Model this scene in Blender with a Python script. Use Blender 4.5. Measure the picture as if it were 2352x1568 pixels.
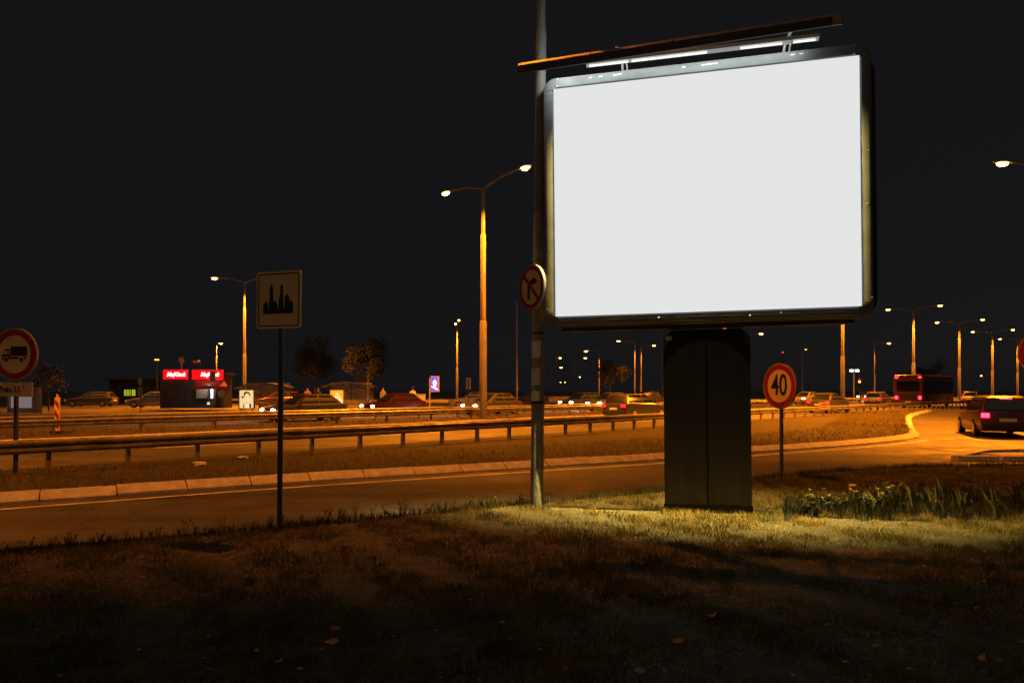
import bpy, bmesh, math, random
from mathutils import Vector, Matrix
import numpy as np

# ------------------------------------------------------------------ start
for o in list(bpy.data.objects):
    bpy.data.objects.remove(o, do_unlink=True)
SC = bpy.context.scene
COL = SC.collection
R = math.radians
random.seed(7)
rng = np.random.default_rng(11)

# ------------------------------------------------------------------ camera
EYE = 1.5
FPX = 1568.0            # focal length in pixels of a 2352 px wide picture (24 mm lens)
CX, HY = 1176.0, 895.0  # principal column, horizon row
cam = bpy.data.cameras.new('camera')
cam.lens = 24.0
cam.sensor_width = 36.0
cam.shift_y = (HY - 783.0) / 2352.0
cam.clip_start = 0.05
cam.clip_end = 3000
camo = bpy.data.objects.new('camera', cam)
camo.location = (0, 0, EYE)
camo.rotation_euler = (R(90), 0, 0)
COL.objects.link(camo)
SC.camera = camo

# ------------------------------------------------------------------ world, added sky-glow fill, exposure
w = bpy.data.worlds.new('World')
SC.world = w
w.use_nodes = True
nt = w.node_tree
nt.nodes.clear()
wo = nt.nodes.new('ShaderNodeOutputWorld')
ad = nt.nodes.new('ShaderNodeAddShader')
b1 = nt.nodes.new('ShaderNodeBackground')
b2 = nt.nodes.new('ShaderNodeBackground')
sk = nt.nodes.new('ShaderNodeTexSky')
sk.sky_type = 'NISHITA'
sk.sun_disc = False
sk.sun_elevation = R(-6)
sk.sun_rotation = R(60)
nt.links.new(sk.outputs[0], b1.inputs[0])
b1.inputs[1].default_value = 0.05
b2.inputs[0].default_value = (0.0068, 0.0068, 0.0078, 1)
b2.inputs[1].default_value = 1.0
nt.links.new(b1.outputs[0], ad.inputs[0])
nt.links.new(b2.outputs[0], ad.inputs[1])
nt.links.new(ad.outputs[0], wo.inputs[0])

sun = bpy.data.lights.new('sky_glow_fill', 'SUN')  # added soft fill standing in for sky glow, lifts the dark ground
sun.energy = 0.14
sun.color = (1.0, 0.66, 0.42)
sun.angle = R(60)
suno = bpy.data.objects.new('sky_glow_fill', sun)
suno.rotation_euler = (R(48), 0, R(-35))
COL.objects.link(suno)

vs = SC.view_settings
vs.view_transform = 'Standard'
vs.look = 'None'
vs.exposure = 0.0
vs.gamma = 1.0
vs.use_curve_mapping = False
SC.render.engine = 'CYCLES'
SC.render.resolution_x = 1024
SC.render.resolution_y = 682
SC.cycles.use_denoising = True
SC.cycles.max_bounces = 6
SC.cycles.sample_clamp_indirect = 4.0

SODIUM = (1.0, 0.245, 0.008)
LAMP_W = 20000.0          # watts of one street lantern

def at(px, py, d):
    return Vector(((px - CX) / FPX * d, d, EYE - (py - HY) / FPX * d))

# main road frame: s across (away from the camera), t along (to the right)
Q = math.sqrt(0.5)
def st(s, t, z=0.0):
    return Vector(((t - s) * Q, (t + s) * Q, z))
def t_of(px, s):
    r = (px - CX) / FPX
    return s * (1 + r) / (1 - r)

# ------------------------------------------------------------------ materials
MATS = {}
def mat(name, col, rough=0.6, metal=0.0, col2=None, scale=6.0, bump=0.0, bscale=40.0, spec=0.5,
        emit=None, estr=0.0, coords='Object', detail=5.0, lo=0.35, hi=0.65, stretch=(1, 1, 1), rvar=0.0):
    if name in MATS:
        return MATS[name]
    m = bpy.data.materials.new(name)
    m.use_nodes = True
    n = m.node_tree
    p = n.nodes['Principled BSDF']
    p.inputs['Base Color'].default_value = (*col, 1)
    p.inputs['Roughness'].default_value = rough
    p.inputs['Metallic'].default_value = metal
    p.inputs['Specular IOR Level'].default_value = spec
    if emit:
        p.inputs['Emission Color'].default_value = (*emit, 1)
        p.inputs['Emission Strength'].default_value = estr
    if col2 or bump or rvar:
        if coords == 'World':
            g = n.nodes.new('ShaderNodeNewGeometry'); src = g.outputs['Position']
        else:
            g = n.nodes.new('ShaderNodeTexCoord'); src = g.outputs['Object']
        mp = n.nodes.new('ShaderNodeMapping')
        mp.inputs['Scale'].default_value = stretch
        n.links.new(src, mp.inputs['Vector'])
        src = mp.outputs['Vector']
    if col2 or rvar:
        t = n.nodes.new('ShaderNodeTexNoise')
        t.inputs['Scale'].default_value = scale
        t.inputs['Detail'].default_value = detail
        t.inputs['Roughness'].default_value = 0.65
        n.links.new(src, t.inputs['Vector'])
        mr = n.nodes.new('ShaderNodeMapRange')
        mr.inputs['From Min'].default_value = lo
        mr.inputs['From Max'].default_value = hi
        n.links.new(t.outputs['Fac'], mr.inputs['Value'])
        if col2:
            mx = n.nodes.new('ShaderNodeMix'); mx.data_type = 'RGBA'
            mx.inputs['A'].default_value = (*col, 1)
            mx.inputs['B'].default_value = (*col2, 1)
            n.links.new(mr.outputs['Result'], mx.inputs['Factor'])
            n.links.new(mx.outputs['Result'], p.inputs['Base Color'])
        if rvar:
            m2 = n.nodes.new('ShaderNodeMapRange')
            m2.inputs['To Min'].default_value = max(0.02, rough - rvar)
            m2.inputs['To Max'].default_value = min(1, rough + rvar)
            n.links.new(mr.outputs['Result'], m2.inputs['Value'])
            n.links.new(m2.outputs['Result'], p.inputs['Roughness'])
    if bump:
        t2 = n.nodes.new('ShaderNodeTexNoise')
        t2.inputs['Scale'].default_value = bscale
        t2.inputs['Detail'].default_value = 4.0
        n.links.new(src, t2.inputs['Vector'])
        b = n.nodes.new('ShaderNodeBump')
        b.inputs['Strength'].default_value = bump
        b.inputs['Distance'].default_value = 0.02
        n.links.new(t2.outputs['Fac'], b.inputs['Height'])
        n.links.new(b.outputs['Normal'], p.inputs['Normal'])
    MATS[name] = m
    return m

M_ASPH = mat('asphalt', (0.040, 0.039, 0.037), 0.75, col2=(0.085, 0.080, 0.074), scale=1.3, bump=0.35, bscale=60, coords='World', detail=10, rvar=0.15)
M_ASPH2 = mat('asphalt_main', (0.055, 0.052, 0.048), 0.72, col2=(0.095, 0.09, 0.083), scale=0.7, bump=0.3, bscale=40, coords='World', detail=9, rvar=0.15)
def worn_asphalt(m, ang, amount=0.55):
    n = m.node_tree; p = n.nodes['Principled BSDF']
    src = p.inputs['Base Color'].links[0].from_socket
    g = n.nodes.new('ShaderNodeNewGeometry')
    mp = n.nodes.new('ShaderNodeMapping'); mp.inputs['Rotation'].default_value = (0, 0, -ang); mp.inputs['Scale'].default_value = (0.05, 1.1, 1)
    mp.vector_type = 'TEXTURE' if False else 'POINT'
    n.links.new(g.outputs['Position'], mp.inputs['Vector'])
    t = n.nodes.new('ShaderNodeTexNoise'); t.inputs['Scale'].default_value = 1.0; t.inputs['Detail'].default_value = 6
    n.links.new(mp.outputs['Vector'], t.inputs['Vector'])
    r1 = n.nodes.new('ShaderNodeMapRange'); r1.inputs['From Min'].default_value = .35; r1.inputs['From Max'].default_value = .68
    r1.inputs['To Min'].default_value = 1.0 - amount; r1.inputs['To Max'].default_value = 1.25
    n.links.new(t.outputs['Fac'], r1.inputs['Value'])
    v = n.nodes.new('ShaderNodeTexVoronoi'); v.feature = 'DISTANCE_TO_EDGE'; v.inputs['Scale'].default_value = 0.35
    nz = n.nodes.new('ShaderNodeTexNoise'); nz.inputs['Scale'].default_value = 1.7; nz.inputs['Detail'].default_value = 6
    n.links.new(g.outputs['Position'], nz.inputs['Vector'])
    av = n.nodes.new('ShaderNodeVectorMath'); av.operation = 'ADD'
    n.links.new(g.outputs['Position'], av.inputs[0]); n.links.new(nz.outputs['Color'], av.inputs[1]); n.links.new(av.outputs[0], v.inputs['Vector'])
    r2 = n.nodes.new('ShaderNodeMapRange'); r2.inputs['From Min'].default_value = .004; r2.inputs['From Max'].default_value = .016
    r2.inputs['To Min'].default_value = .35; r2.inputs['To Max'].default_value = 1.0
    n.links.new(v.outputs['Distance'], r2.inputs['Value'])
    mu = n.nodes.new('ShaderNodeMath'); mu.operation = 'MULTIPLY'
    n.links.new(r1.outputs['Result'], mu.inputs[0]); n.links.new(r2.outputs['Result'], mu.inputs[1])
    mx = n.nodes.new('ShaderNodeMix'); mx.data_type = 'RGBA'; mx.blend_type = 'MULTIPLY'; mx.inputs['Factor'].default_value = 1
    n.links.new(src, mx.inputs['A']); n.links.new(mu.outputs[0], mx.inputs['B']); n.links.new(mx.outputs['Result'], p.inputs['Base Color'])
worn_asphalt(M_ASPH, R(30)); worn_asphalt(M_ASPH2, R(45), .45)
M_LINE = mat('road_paint', (0.62, 0.60, 0.55), 0.6, col2=(0.22, 0.21, 0.19), scale=4, coords='World', lo=0.42, hi=0.72, detail=9)
M_KERB = mat('concrete_kerb', (0.55, 0.51, 0.45), 0.85, col2=(0.34, 0.31, 0.27), scale=5, bump=0.5, bscale=25, coords='World')
M_EARTH = mat('earth', (0.035, 0.030, 0.020), 0.95, col2=(0.075, 0.060, 0.030), scale=3, bump=0.6, bscale=18, coords='World')
M_TURF = mat('turf', (0.020, 0.022, 0.008), 0.95, col2=(0.085, 0.064, 0.020), scale=7.0, bump=1.0, bscale=45, coords='World', lo=0.38, hi=0.70, detail=10)
M_BLADE = mat('grass_blade', (0.040, 0.050, 0.009), 0.8, col2=(0.22, 0.155, 0.032), scale=2.2, coords='World', lo=0.34, hi=0.64, detail=8, spec=0.2)
M_WEED = mat('weed_leaf', (0.030, 0.045, 0.012), 0.85, col2=(0.06, 0.075, 0.018), scale=5, coords='World', spec=0.2)
M_GALV = mat('galvanised_steel', (0.42, 0.42, 0.41), 0.5, 0.35, col2=(0.25, 0.24, 0.23), scale=7, bump=0.1, bscale=30, stretch=(1, 1, 0.25), rvar=0.12)
M_RAIL = mat('rail_steel', (0.34, 0.33, 0.31), 0.48, 0.4, col2=(0.16, 0.14, 0.12), scale=3, bump=0.15, bscale=20, rvar=0.15)
M_POLE = mat('lamp_pole_paint', (0.25, 0.24, 0.225), 0.65, 0.0, col2=(0.15, 0.14, 0.13), scale=4, bump=0.25, bscale=60, stretch=(1, 1, 0.3), coords='Object')
M_POLED = mat('old_lamp_pole', (0.30, 0.295, 0.28), 0.6, 0.15, col2=(0.16, 0.15, 0.14), scale=9, bump=0.8, bscale=26, stretch=(1, 1, 0.45), coords='Object')
M_ALU = mat('billboard_aluminium', (0.20, 0.21, 0.22), 0.6, 0.1, col2=(0.14, 0.15, 0.16), scale=4, stretch=(0.3, 1, 1), rvar=0.12, bump=0.06, bscale=80)
M_CHROME = mat('lamp_housing_metal', (0.55, 0.56, 0.54), 0.35, 0.6)
M_DARK = mat('dark_box_paint', (0.010, 0.010, 0.011), 0.5)
M_PILLAR = mat('pillar_cladding', (0.062, 0.060, 0.060), 0.42, 0.0, col2=(0.036, 0.035, 0.035), scale=3.5, bump=0.08, bscale=40, stretch=(6, 6, 0.3), rvar=0.1, lo=0.3, hi=0.7)
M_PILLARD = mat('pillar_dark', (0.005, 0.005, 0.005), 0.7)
M_VISOR_LIT = mat('visor_lit_brown', (0.45, 0.28, 0.18), 0.5, col2=(0.22, 0.12, 0.08), scale=2)  # paler brown: lamplight on the upper lip put into the colour
M_VISOR_SHADE = mat('visor_shaded_brown', (0.03, 0.018, 0.013), 0.5, col2=(0.02, 0.012, 0.01), scale=2)  # same hood in darker brown: shade on the front plate put into the colour
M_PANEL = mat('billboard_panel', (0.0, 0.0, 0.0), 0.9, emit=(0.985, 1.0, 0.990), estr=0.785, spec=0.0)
M_TUBE = mat('fluorescent_tube', (0.9, 0.9, 0.9), 0.3, emit=(0.95, 1.0, 0.93), estr=1.1)
M_SIGNW = mat('sign_white', (0.72, 0.71, 0.66), 0.45, col2=(0.60, 0.58, 0.53), scale=3)
M_SIGNY = mat('sign_face', (0.86, 0.62, 0.24), 0.45, col2=(0.78, 0.54, 0.19), scale=3)
M_SIGNR = mat('sign_red', (0.36, 0.012, 0.016), 0.4, col2=(0.27, 0.010, 0.014), scale=3)
M_SIGNK = mat('sign_black', (0.008, 0.008, 0.009), 0.5)
M_BACK = mat('sign_back', (0.30, 0.30, 0.29), 0.5, 0.5)
M_POST = mat('sign_post', (0.10, 0.10, 0.10), 0.5, 0.3, col2=(0.07, 0.07, 0.07), scale=8)
M_HEADC = mat('lantern_shell', (0.30, 0.30, 0.29), 0.5, 0.3)
M_BULB = mat('sodium_lens', (0.9, 0.7, 0.4), 0.3, emit=(1.0, 0.40, 0.06), estr=30.0)
M_BULBD = mat('dim_sodium_lens', (0.9, 0.7, 0.4), 0.3, emit=(1.0, 0.33, 0.02), estr=1.0)
M_BULBF = mat('floodlight_lens', (0.9, 0.9, 0.9), 0.3, emit=(1.0, 0.98, 0.9), estr=12.0)
M_AMB = mat('amber_lens', (0.9, 0.5, 0.1), 0.3, emit=(1.0, 0.45, 0.05), estr=4.0)
M_REDB = mat('red_beacon_lens', (0.8, 0.02, 0.02), 0.3, emit=(1.0, 0.01, 0.03), estr=3.0)
M_TAIL = mat('tail_lamp', (0.5, 0.01, 0.01), 0.25, emit=(1.0, 0.006, 0.012), estr=7.0)
M_BRAKE = mat('brake_lamp', (0.5, 0.01, 0.01), 0.25, emit=(1.0, 0.012, 0.03), estr=16.0)
M_HEAD = mat('head_lamp', (0.9, 0.9, 0.9), 0.2, emit=(1.0, 0.93, 0.80), estr=45.0)
M_HEADOFF = mat('head_lamp_off', (0.6, 0.6, 0.6), 0.15)
M_TAILOFF = mat('tail_lamp_off', (0.25, 0.01, 0.01), 0.25)
M_GLASS = mat('dark_glass', (0.012, 0.013, 0.014), 0.08, 0.0, spec=0.7)
M_TYRE = mat('tyre', (0.012, 0.012, 0.012), 0.85)
M_RIM = mat('wheel_rim', (0.45, 0.45, 0.45), 0.35, 0.7)
M_PLASTIC = mat('black_plastic', (0.015, 0.015, 0.016), 0.55)
M_PLATE = mat('number_plate', (0.7, 0.7, 0.68), 0.5)
M_ADR = mat('kiosk_sign_red', (0.5, 0.01, 0.01), 0.4, emit=(1.0, 0.004, 0.010), estr=0.95)
M_ADW = mat('kiosk_sign_white', (0.9, 0.9, 0.9), 0.4, emit=(1.0, 0.98, 0.92), estr=1.3)
M_AWN = mat('awning_cloth', (0.62, 0.10, 0.02), 0.7, col2=(0.5, 0.07, 0.02), scale=2)
M_KIOSK = mat('kiosk_wall', (0.05, 0.045, 0.04), 0.6, col2=(0.08, 0.07, 0.06), scale=2)
M_BOARD = mat('board_cream', (0.42, 0.38, 0.30), 0.6, col2=(0.32, 0.28, 0.22), scale=3)
M_COOL = mat('lit_fridge', (0.8, 0.9, 1), 0.3, emit=(0.72, 0.88, 1.0), estr=1.6)
M_POSTER = mat('poster_backlit', (0.8, 0.75, 0.5), 0.5, emit=(0.80, 0.68, 0.36), estr=0.85)
M_POSTERY = mat('poster_yellow', (0.8, 0.5, 0.1), 0.5, emit=(0.62, 0.32, 0.02), estr=0.9)
M_POSTERW = mat('poster_pale', (0.8, 0.75, 0.5), 0.5, emit=(0.85, 0.74, 0.42), estr=0.9)
M_POSTERK = mat('poster_dark', (0.05, 0.04, 0.02), 0.5, emit=(0.045, 0.035, 0.006), estr=1.0)
M_POSTERM = mat('poster_mid', (0.4, 0.33, 0.12), 0.5, emit=(0.36, 0.27, 0.05), estr=1.0)
M_BLUE = mat('blue_screen', (0.1, 0.1, 0.8), 0.4, emit=(0.035, 0.05, 0.75), estr=1.0)
M_BLUEW = mat('white_screen_shape', (0.9, 0.9, 0.9), 0.4, emit=(0.95, 0.97, 1.0), estr=1.5)
M_GREENW = mat('lit_green_window', (0.5, 0.6, 0.1), 0.4, emit=(0.42, 0.50, 0.02), estr=0.75)
M_WALLD = mat('dark_wall', (0.05, 0.047, 0.043), 0.8, col2=(0.035, 0.033, 0.03), scale=1)
M_SHELT = mat('shelter_metal', (0.12, 0.11, 0.10), 0.45, 0.3)
M_LEAF = mat('tree_leaf', (0.020, 0.030, 0.008), 0.7, col2=(0.042, 0.050, 0.011), scale=3, coords='World')
M_BARK = mat('bark', (0.075, 0.055, 0.04), 0.9, col2=(0.05, 0.037, 0.028), scale=8, bump=0.6, bscale=20)
M_IRIS = mat('iris_leaf', (0.045, 0.065, 0.016), 0.5, col2=(0.20, 0.18, 0.05), scale=7, coords='World')
M_STEM = mat('flower_stem', (0.045, 0.055, 0.015), 0.7)
M_PETAL = mat('yellow_petal', (0.70, 0.47, 0.12), 0.6)
M_DRY = mat('dry_leaf', (0.50, 0.24, 0.07), 0.6, col2=(0.66, 0.36, 0.13), scale=25, bump=0.3, bscale=60)
M_PAPER = mat('litter_white', (0.6, 0.57, 0.5), 0.7)
M_CRATE = mat('utility_box_paint', (0.46, 0.42, 0.34), 0.6, col2=(0.36, 0.33, 0.27), scale=3)
M_STICK = mat('pole_paper_sticker', (0.78, 0.75, 0.66), 0.7, col2=(0.45, 0.40, 0.32), scale=9, lo=0.5, hi=0.75)

def clearglass():
    m = bpy.data.materials.new('shelter_glass')
    m.use_nodes = True
    p = m.node_tree.nodes['Principled BSDF']
    p.inputs['Base Color'].default_value = (0.55, 0.55, 0.52, 1)
    p.inputs['Roughness'].default_value = 0.12
    p.inputs['Alpha'].default_value = 0.30
    return m
M_CLEAR = clearglass()

# ------------------------------------------------------------------ mesh helpers
class MB:
    """collects geometry, then becomes ONE mesh object"""
    def __init__(s):
        s.v, s.f, s.m = [], [], []
    def add(s, verts, faces, mi=0):
        k = len(s.v)
        s.v.extend([tuple(x) for x in verts])
        for f in faces:
            s.f.append(tuple(i + k for i in f)); s.m.append(mi)
        return s
    def box(s, c, d, rot=None, mi=0):
        hx, hy, hz = d[0] / 2, d[1] / 2, d[2] / 2
        vs_ = [Vector((x, y, z)) for z in (-hz, hz) for y in (-hy, hy) for x in (-hx, hx)]
        if rot is not None:
            vs_ = [rot @ v for v in vs_]
        c = Vector(c)
        return s.add([v + c for v in vs_], [(0, 2, 3, 1), (4, 5, 7, 6), (0, 1, 5, 4), (2, 6, 7, 3), (0, 4, 6, 2), (1, 3, 7, 5)], mi)
    def bar(s, a, b, wx, wy=None, mi=0):
        a, b = Vector(a), Vector(b)
        d = b - a
        q = d.to_track_quat('X', 'Z').to_matrix()
        return s.box((a + b) / 2, (d.length, wx, wy or wx), q, mi)
    def tube(s, pts, rad, n=10, mi=0, cap=True):
        pts = [Vector(p) for p in pts]
        rads = rad if isinstance(rad, (list, tuple)) else [rad] * len(pts)
        k = len(s.v)
        up = None
        for i, p in enumerate(pts):
            d = (pts[min(i + 1, len(pts) - 1)] - pts[max(i - 1, 0)]).normalized()
            if up is None:
                up = Vector((1, 0, 0)) if abs(d.x) < 0.8 else Vector((0, 0, 1))
            e1 = (up - d * up.dot(d)).normalized(); e2 = d.cross(e1)
            up = e1
            for j in range(n):
                a = 2 * math.pi * j / n
                s.v.append(tuple(p + (e1 * math.cos(a) + e2 * math.sin(a)) * rads[i]))
        for i in range(len(pts) - 1):
            for j in range(n):
                s.f.append((k + i * n + j, k + i * n + (j + 1) % n, k + (i + 1) * n + (j + 1) % n, k + (i + 1) * n + j)); s.m.append(mi)
        if cap:
            s.f.append(tuple(k + j for j in reversed(range(n)))); s.m.append(mi)
            e = k + (len(pts) - 1) * n
            s.f.append(tuple(e + j for j in range(n))); s.m.append(mi)
        return s
    def prism(s, poly, y0, y1, mi=0):
        """polygon in local x,z extruded along y (y0 front .. y1 back)"""
        n = len(poly)
        vs_ = [(p[0], y0, p[1]) for p in poly] + [(p[0], y1, p[1]) for p in poly]
        fs = [tuple(range(n)), tuple(reversed(range(n, 2 * n)))]
        fs += [(i, i + n, (i + 1) % n + n, (i + 1) % n) for i in range(n)]
        return s.add(vs_, fs, mi)
    def ring(s, r0, r1, y0, y1, cx=0, cz=0, n=40, mi=0):
        """flat annulus in x,z with thickness along y"""
        k = len(s.v)
        for y in (y0, y1):
            for r in (r0, r1):
                for j in range(n):
                    a = 2 * math.pi * j / n
                    s.v.append((cx + r * math.cos(a), y, cz + r * math.sin(a)))
        for j in range(n):
            j2 = (j + 1) % n
            a, b, c, d = k + j, k + n + j, k + 2 * n + j, k + 3 * n + j
            a2, b2, c2, d2 = k + j2, k + n + j2, k + 2 * n + j2, k + 3 * n + j2
            for f in ((a, b, b2, a2), (b, d, d2, b2), (d, c, c2, d2), (c, a, a2, c2)):
                s.f.append(f); s.m.append(mi)
        return s
    def mesh(s, name):
        me = bpy.data.meshes.new(name)
        me.from_pydata(s.v, [], s.f)
        bm = bmesh.new(); bm.from_mesh(me)
        bmesh.ops.recalc_face_normals(bm, faces=bm.faces)
        bm.to_mesh(me); bm.free()
        return me
    def build(s, name, mats, parent=None, smooth=False, loc=None, angle=40):
        me = s.mesh(name)
        for m_ in (mats if isinstance(mats, (list, tuple)) else [mats]):
            me.materials.append(m_)
        if len(me.polygons) == len(s.m):
            me.polygons.foreach_set('material_index', s.m)
        if smooth:
            me.polygons.foreach_set('use_smooth', [True] * len(me.polygons))
            try:
                me.set_sharp_from_angle(angle=R(angle))
            except Exception:
                pass
        o = bpy.data.objects.new(name, me)
        COL.objects.link(o)
        o.parent = parent
        if loc is not None:
            o.location = loc
        return o

def disc(r, n=40, cx=0, cz=0):
    return [(cx + r * math.cos(2 * math.pi * j / n), cz + r * math.sin(2 * math.pi * j / n)) for j in range(n)]

def rrect(x0, z0, x1, z1, r, n=6):
    p = []
    for cx, cz, a0 in ((x1 - r, z1 - r, 0), (x0 + r, z1 - r, 90), (x0 + r, z0 + r, 180), (x1 - r, z0 + r, 270)):
        for k in range(n + 1):
            a = R(a0 + 90 * k / n)
            p.append((cx + r * math.cos(a), cz + r * math.sin(a)))
    return p

def tag(o, label=None, cat=None, group=None, kind=None):
    if label: o['label'] = label
    if cat: o['category'] = cat
    if group: o['group'] = group
    if kind: o['kind'] = kind
    return o

def thing(name, loc, rz=0.0, label=None, cat=None, group=None, ry=0.0):
    o = bpy.data.objects.new(name, None)
    o.empty_display_size = 0.2
    COL.objects.link(o)
    o.location = loc
    o.rotation_euler = (0, ry, rz)
    return tag(o, label, cat, group)

def copy_tree(o, parent=None):
    c = o.copy()
    COL.objects.link(c)
    c.parent = parent
    for ch in list(o.children):
        copy_tree(ch, c)
    return c

def share(o, parent, loc=(0, 0, 0), rz=0.0):
    c = o.copy(); COL.objects.link(c); c.parent = parent
    c.location = loc; c.rotation_euler = (0, 0, rz)
    return c

def text_mesh(body, size, extrude=0.002, shear=0.0, bold=0.0, sx=1.0, align='CENTER'):
    cu = bpy.data.curves.new('lettering', 'FONT')
    cu.body = body; cu.size = size; cu.extrude = extrude; cu.shear = shear; cu.offset = bold
    cu.align_x = align; cu.align_y = 'CENTER'
    to = bpy.data.objects.new('lettering', cu)
    COL.objects.link(to)
    dg = bpy.context.evaluated_depsgraph_get()
    me = bpy.data.meshes.new_from_object(to.evaluated_get(dg))
    bpy.data.objects.remove(to)
    me.transform(Matrix.Diagonal((sx, 1, 1, 1)))
    me.transform(Matrix.Rotation(R(90), 4, 'X'))    # upright, reads from -y
    return me

def lettering(body, size, m, parent, loc, name='lettering', **k):
    me = text_mesh(body, size, **k)
    me.materials.clear(); me.materials.append(m)
    o = bpy.data.objects.new(name, me)
    COL.objects.link(o); o.parent = parent; o.location = loc
    return o

def sheet(name, poly, z, m, label=None, kind='structure', thick=0.0):
    mb = MB()
    n = len(poly)
    if thick:
        vs_ = [(p[0], p[1], z) for p in poly] + [(p[0], p[1], z - thick) for p in poly]
        mb.add(vs_, [tuple(range(n))] + [(i, (i + 1) % n, (i + 1) % n + n, i + n) for i in range(n)])
    else:
        mb.add([(p[0], p[1], z) for p in poly], [tuple(range(n))])
    me = mb.mesh(name)
    me.materials.append(m)
    # keep the top facing up
    if me.polygons[0].normal.z < 0:
        me.flip_normals()
    o = bpy.data.objects.new(name, me)
    COL.objects.link(o)
    if kind: o['kind'] = kind
    return o

def smoothline(pts, step=0.5):
    """Catmull-Rom resample"""
    P = [Vector((p[0], p[1], 0)) for p in pts]
    P = [P[0] * 2 - P[1]] + P + [P[-1] * 2 - P[-2]]
    out = []
    for i in range(1, len(P) - 2):
        a, b, c, d = P[i - 1:i + 3]
        n = max(1, int((c - b).length / step))
        for k in range(n):
            u = k / n
            out.append(0.5 * ((2 * b) + (c - a) * u + (2 * a - 5 * b + 4 * c - d) * u * u + (3 * b - a - 3 * c + d) * u ** 3))
    out.append(P[-2])
    return out

def offset_line(pts, d):
    out = []
    for i, p in enumerate(pts):
        t = (pts[min(i + 1, len(pts) - 1)] - pts[max(i - 1, 0)]).normalized()
        out.append(p + Vector((-t.y, t.x, 0)) * d)
    return out

def strip(name, pts, w0, w1, z, m, parent=None, kind='structure'):
    a, b = offset_line(pts, w0), offset_line(pts, w1)
    n = len(a)
    mb = MB()
    mb.add([(p.x, p.y, z) for p in a] + [(p.x, p.y, z) for p in b], [(i, i + 1, i + 1 + n, i + n) for i in range(n - 1)])
    o = mb.build(name, m, parent)
    if o.data.polygons[0].normal.z < 0:
        o.data.flip_normals()
    if kind and parent is None: o['kind'] = kind
    return o

# ------------------------------------------------------------------ the setting
Z_ROAD = -0.13
M_FIELD = mat('dry_field', (0.15, 0.135, 0.115), 0.95, col2=(0.11, 0.10, 0.085), scale=0.08, coords='World')
sheet('ground', [(-900, -200), (900, -200), (900, 1500), (-900, 1500)], -0.20, M_FIELD)
# grass bank in front: edge polyline (road side)
EDGE = smoothline([(-14, 1.0), (-9, 3.85), (-4.75, 6.25), (-2.45, 7.55), (0.55, 9.28), (2.3, 10.2), (4.6, 11.95), (7.7, 13.35), (10.3, 13.75), (16, 14.0), (34, 13.2)], 0.6)
bank_poly = [(p.x, p.y) for p in EDGE] + [(34, -6), (-14, -6)]

def inside_bank(x, y):
    for i in range(len(EDGE) - 1):
        a, b = EDGE[i], EDGE[i + 1]
        if a.x <= x <= b.x:
            u = (x - a.x) / max(1e-6, b.x - a.x)
            return y < a.y + (b.y - a.y) * u
    return False
def edge_y(x):
    for i in range(len(EDGE) - 1):
        a, b = EDGE[i], EDGE[i + 1]
        if a.x <= x <= b.x:
            return a.y + (b.y - a.y) * (x - a.x) / max(1e-6, b.x - a.x)
    return EDGE[-1].y

sheet('grass_bank', bank_poly, 0.0, M_TURF, thick=0.25)
# flush concrete edging along the bank
strip('kerb_edging', EDGE, 0.004, 0.12, -0.045, M_KERB)

# slip road and junction: one asphalt sheet under everything up to the main road
slip_poly = [(-40, -8), (60, -8), (70, 40)] + [tuple(st(16.9, t).xy) for t in (110, 60, 20, -10, -40)]
sheet('slip_road', slip_poly, Z_ROAD - 0.02, M_ASPH)
# main carriageways
def band(name, s0, s1, t0, t1, z, m):
    return sheet(name, [tuple(st(s0, t0).xy), tuple(st(s0, t1).xy), tuple(st(s1, t1).xy), tuple(st(s1, t0).xy)], z, m)
band('main_road_near_carriageway', 16.2, 25.2, -60, 420, Z_ROAD - 0.004, M_ASPH2)
band('main_road_far_carriageway', 31.2, 40.4, -60, 420, Z_ROAD - 0.004, M_ASPH2)
band('median_strip', 25.0, 31.4, -60, 420, -0.06, M_TURF)
band('far_pavement', 40.4, 47.0, -60, 160, -0.03, M_KERB)

# verge between slip road and main road
K1 = smoothline([(-19, 2.9), (-12, 7.1), (-7.4, 9.84), (-4.1, 11.95), (0.6, 14.5), (3.7, 16.2), (6.4, 18.0), (10.7, 20.7), (14.0, 23.6), (16.0, 27.0), (18.5, 31.5), (25, 42.5), (33, 53.5)], 1.0)
k1_in = offset_line(K1, 0.29)
verge_poly = [(p.x, p.y) for p in k1_in] + [tuple(st(16.15, t).xy) for t in (62, 40, 20, 0, -16)]
sheet('verge', verge_poly, -0.02, M_TURF, thick=0.2)

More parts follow.
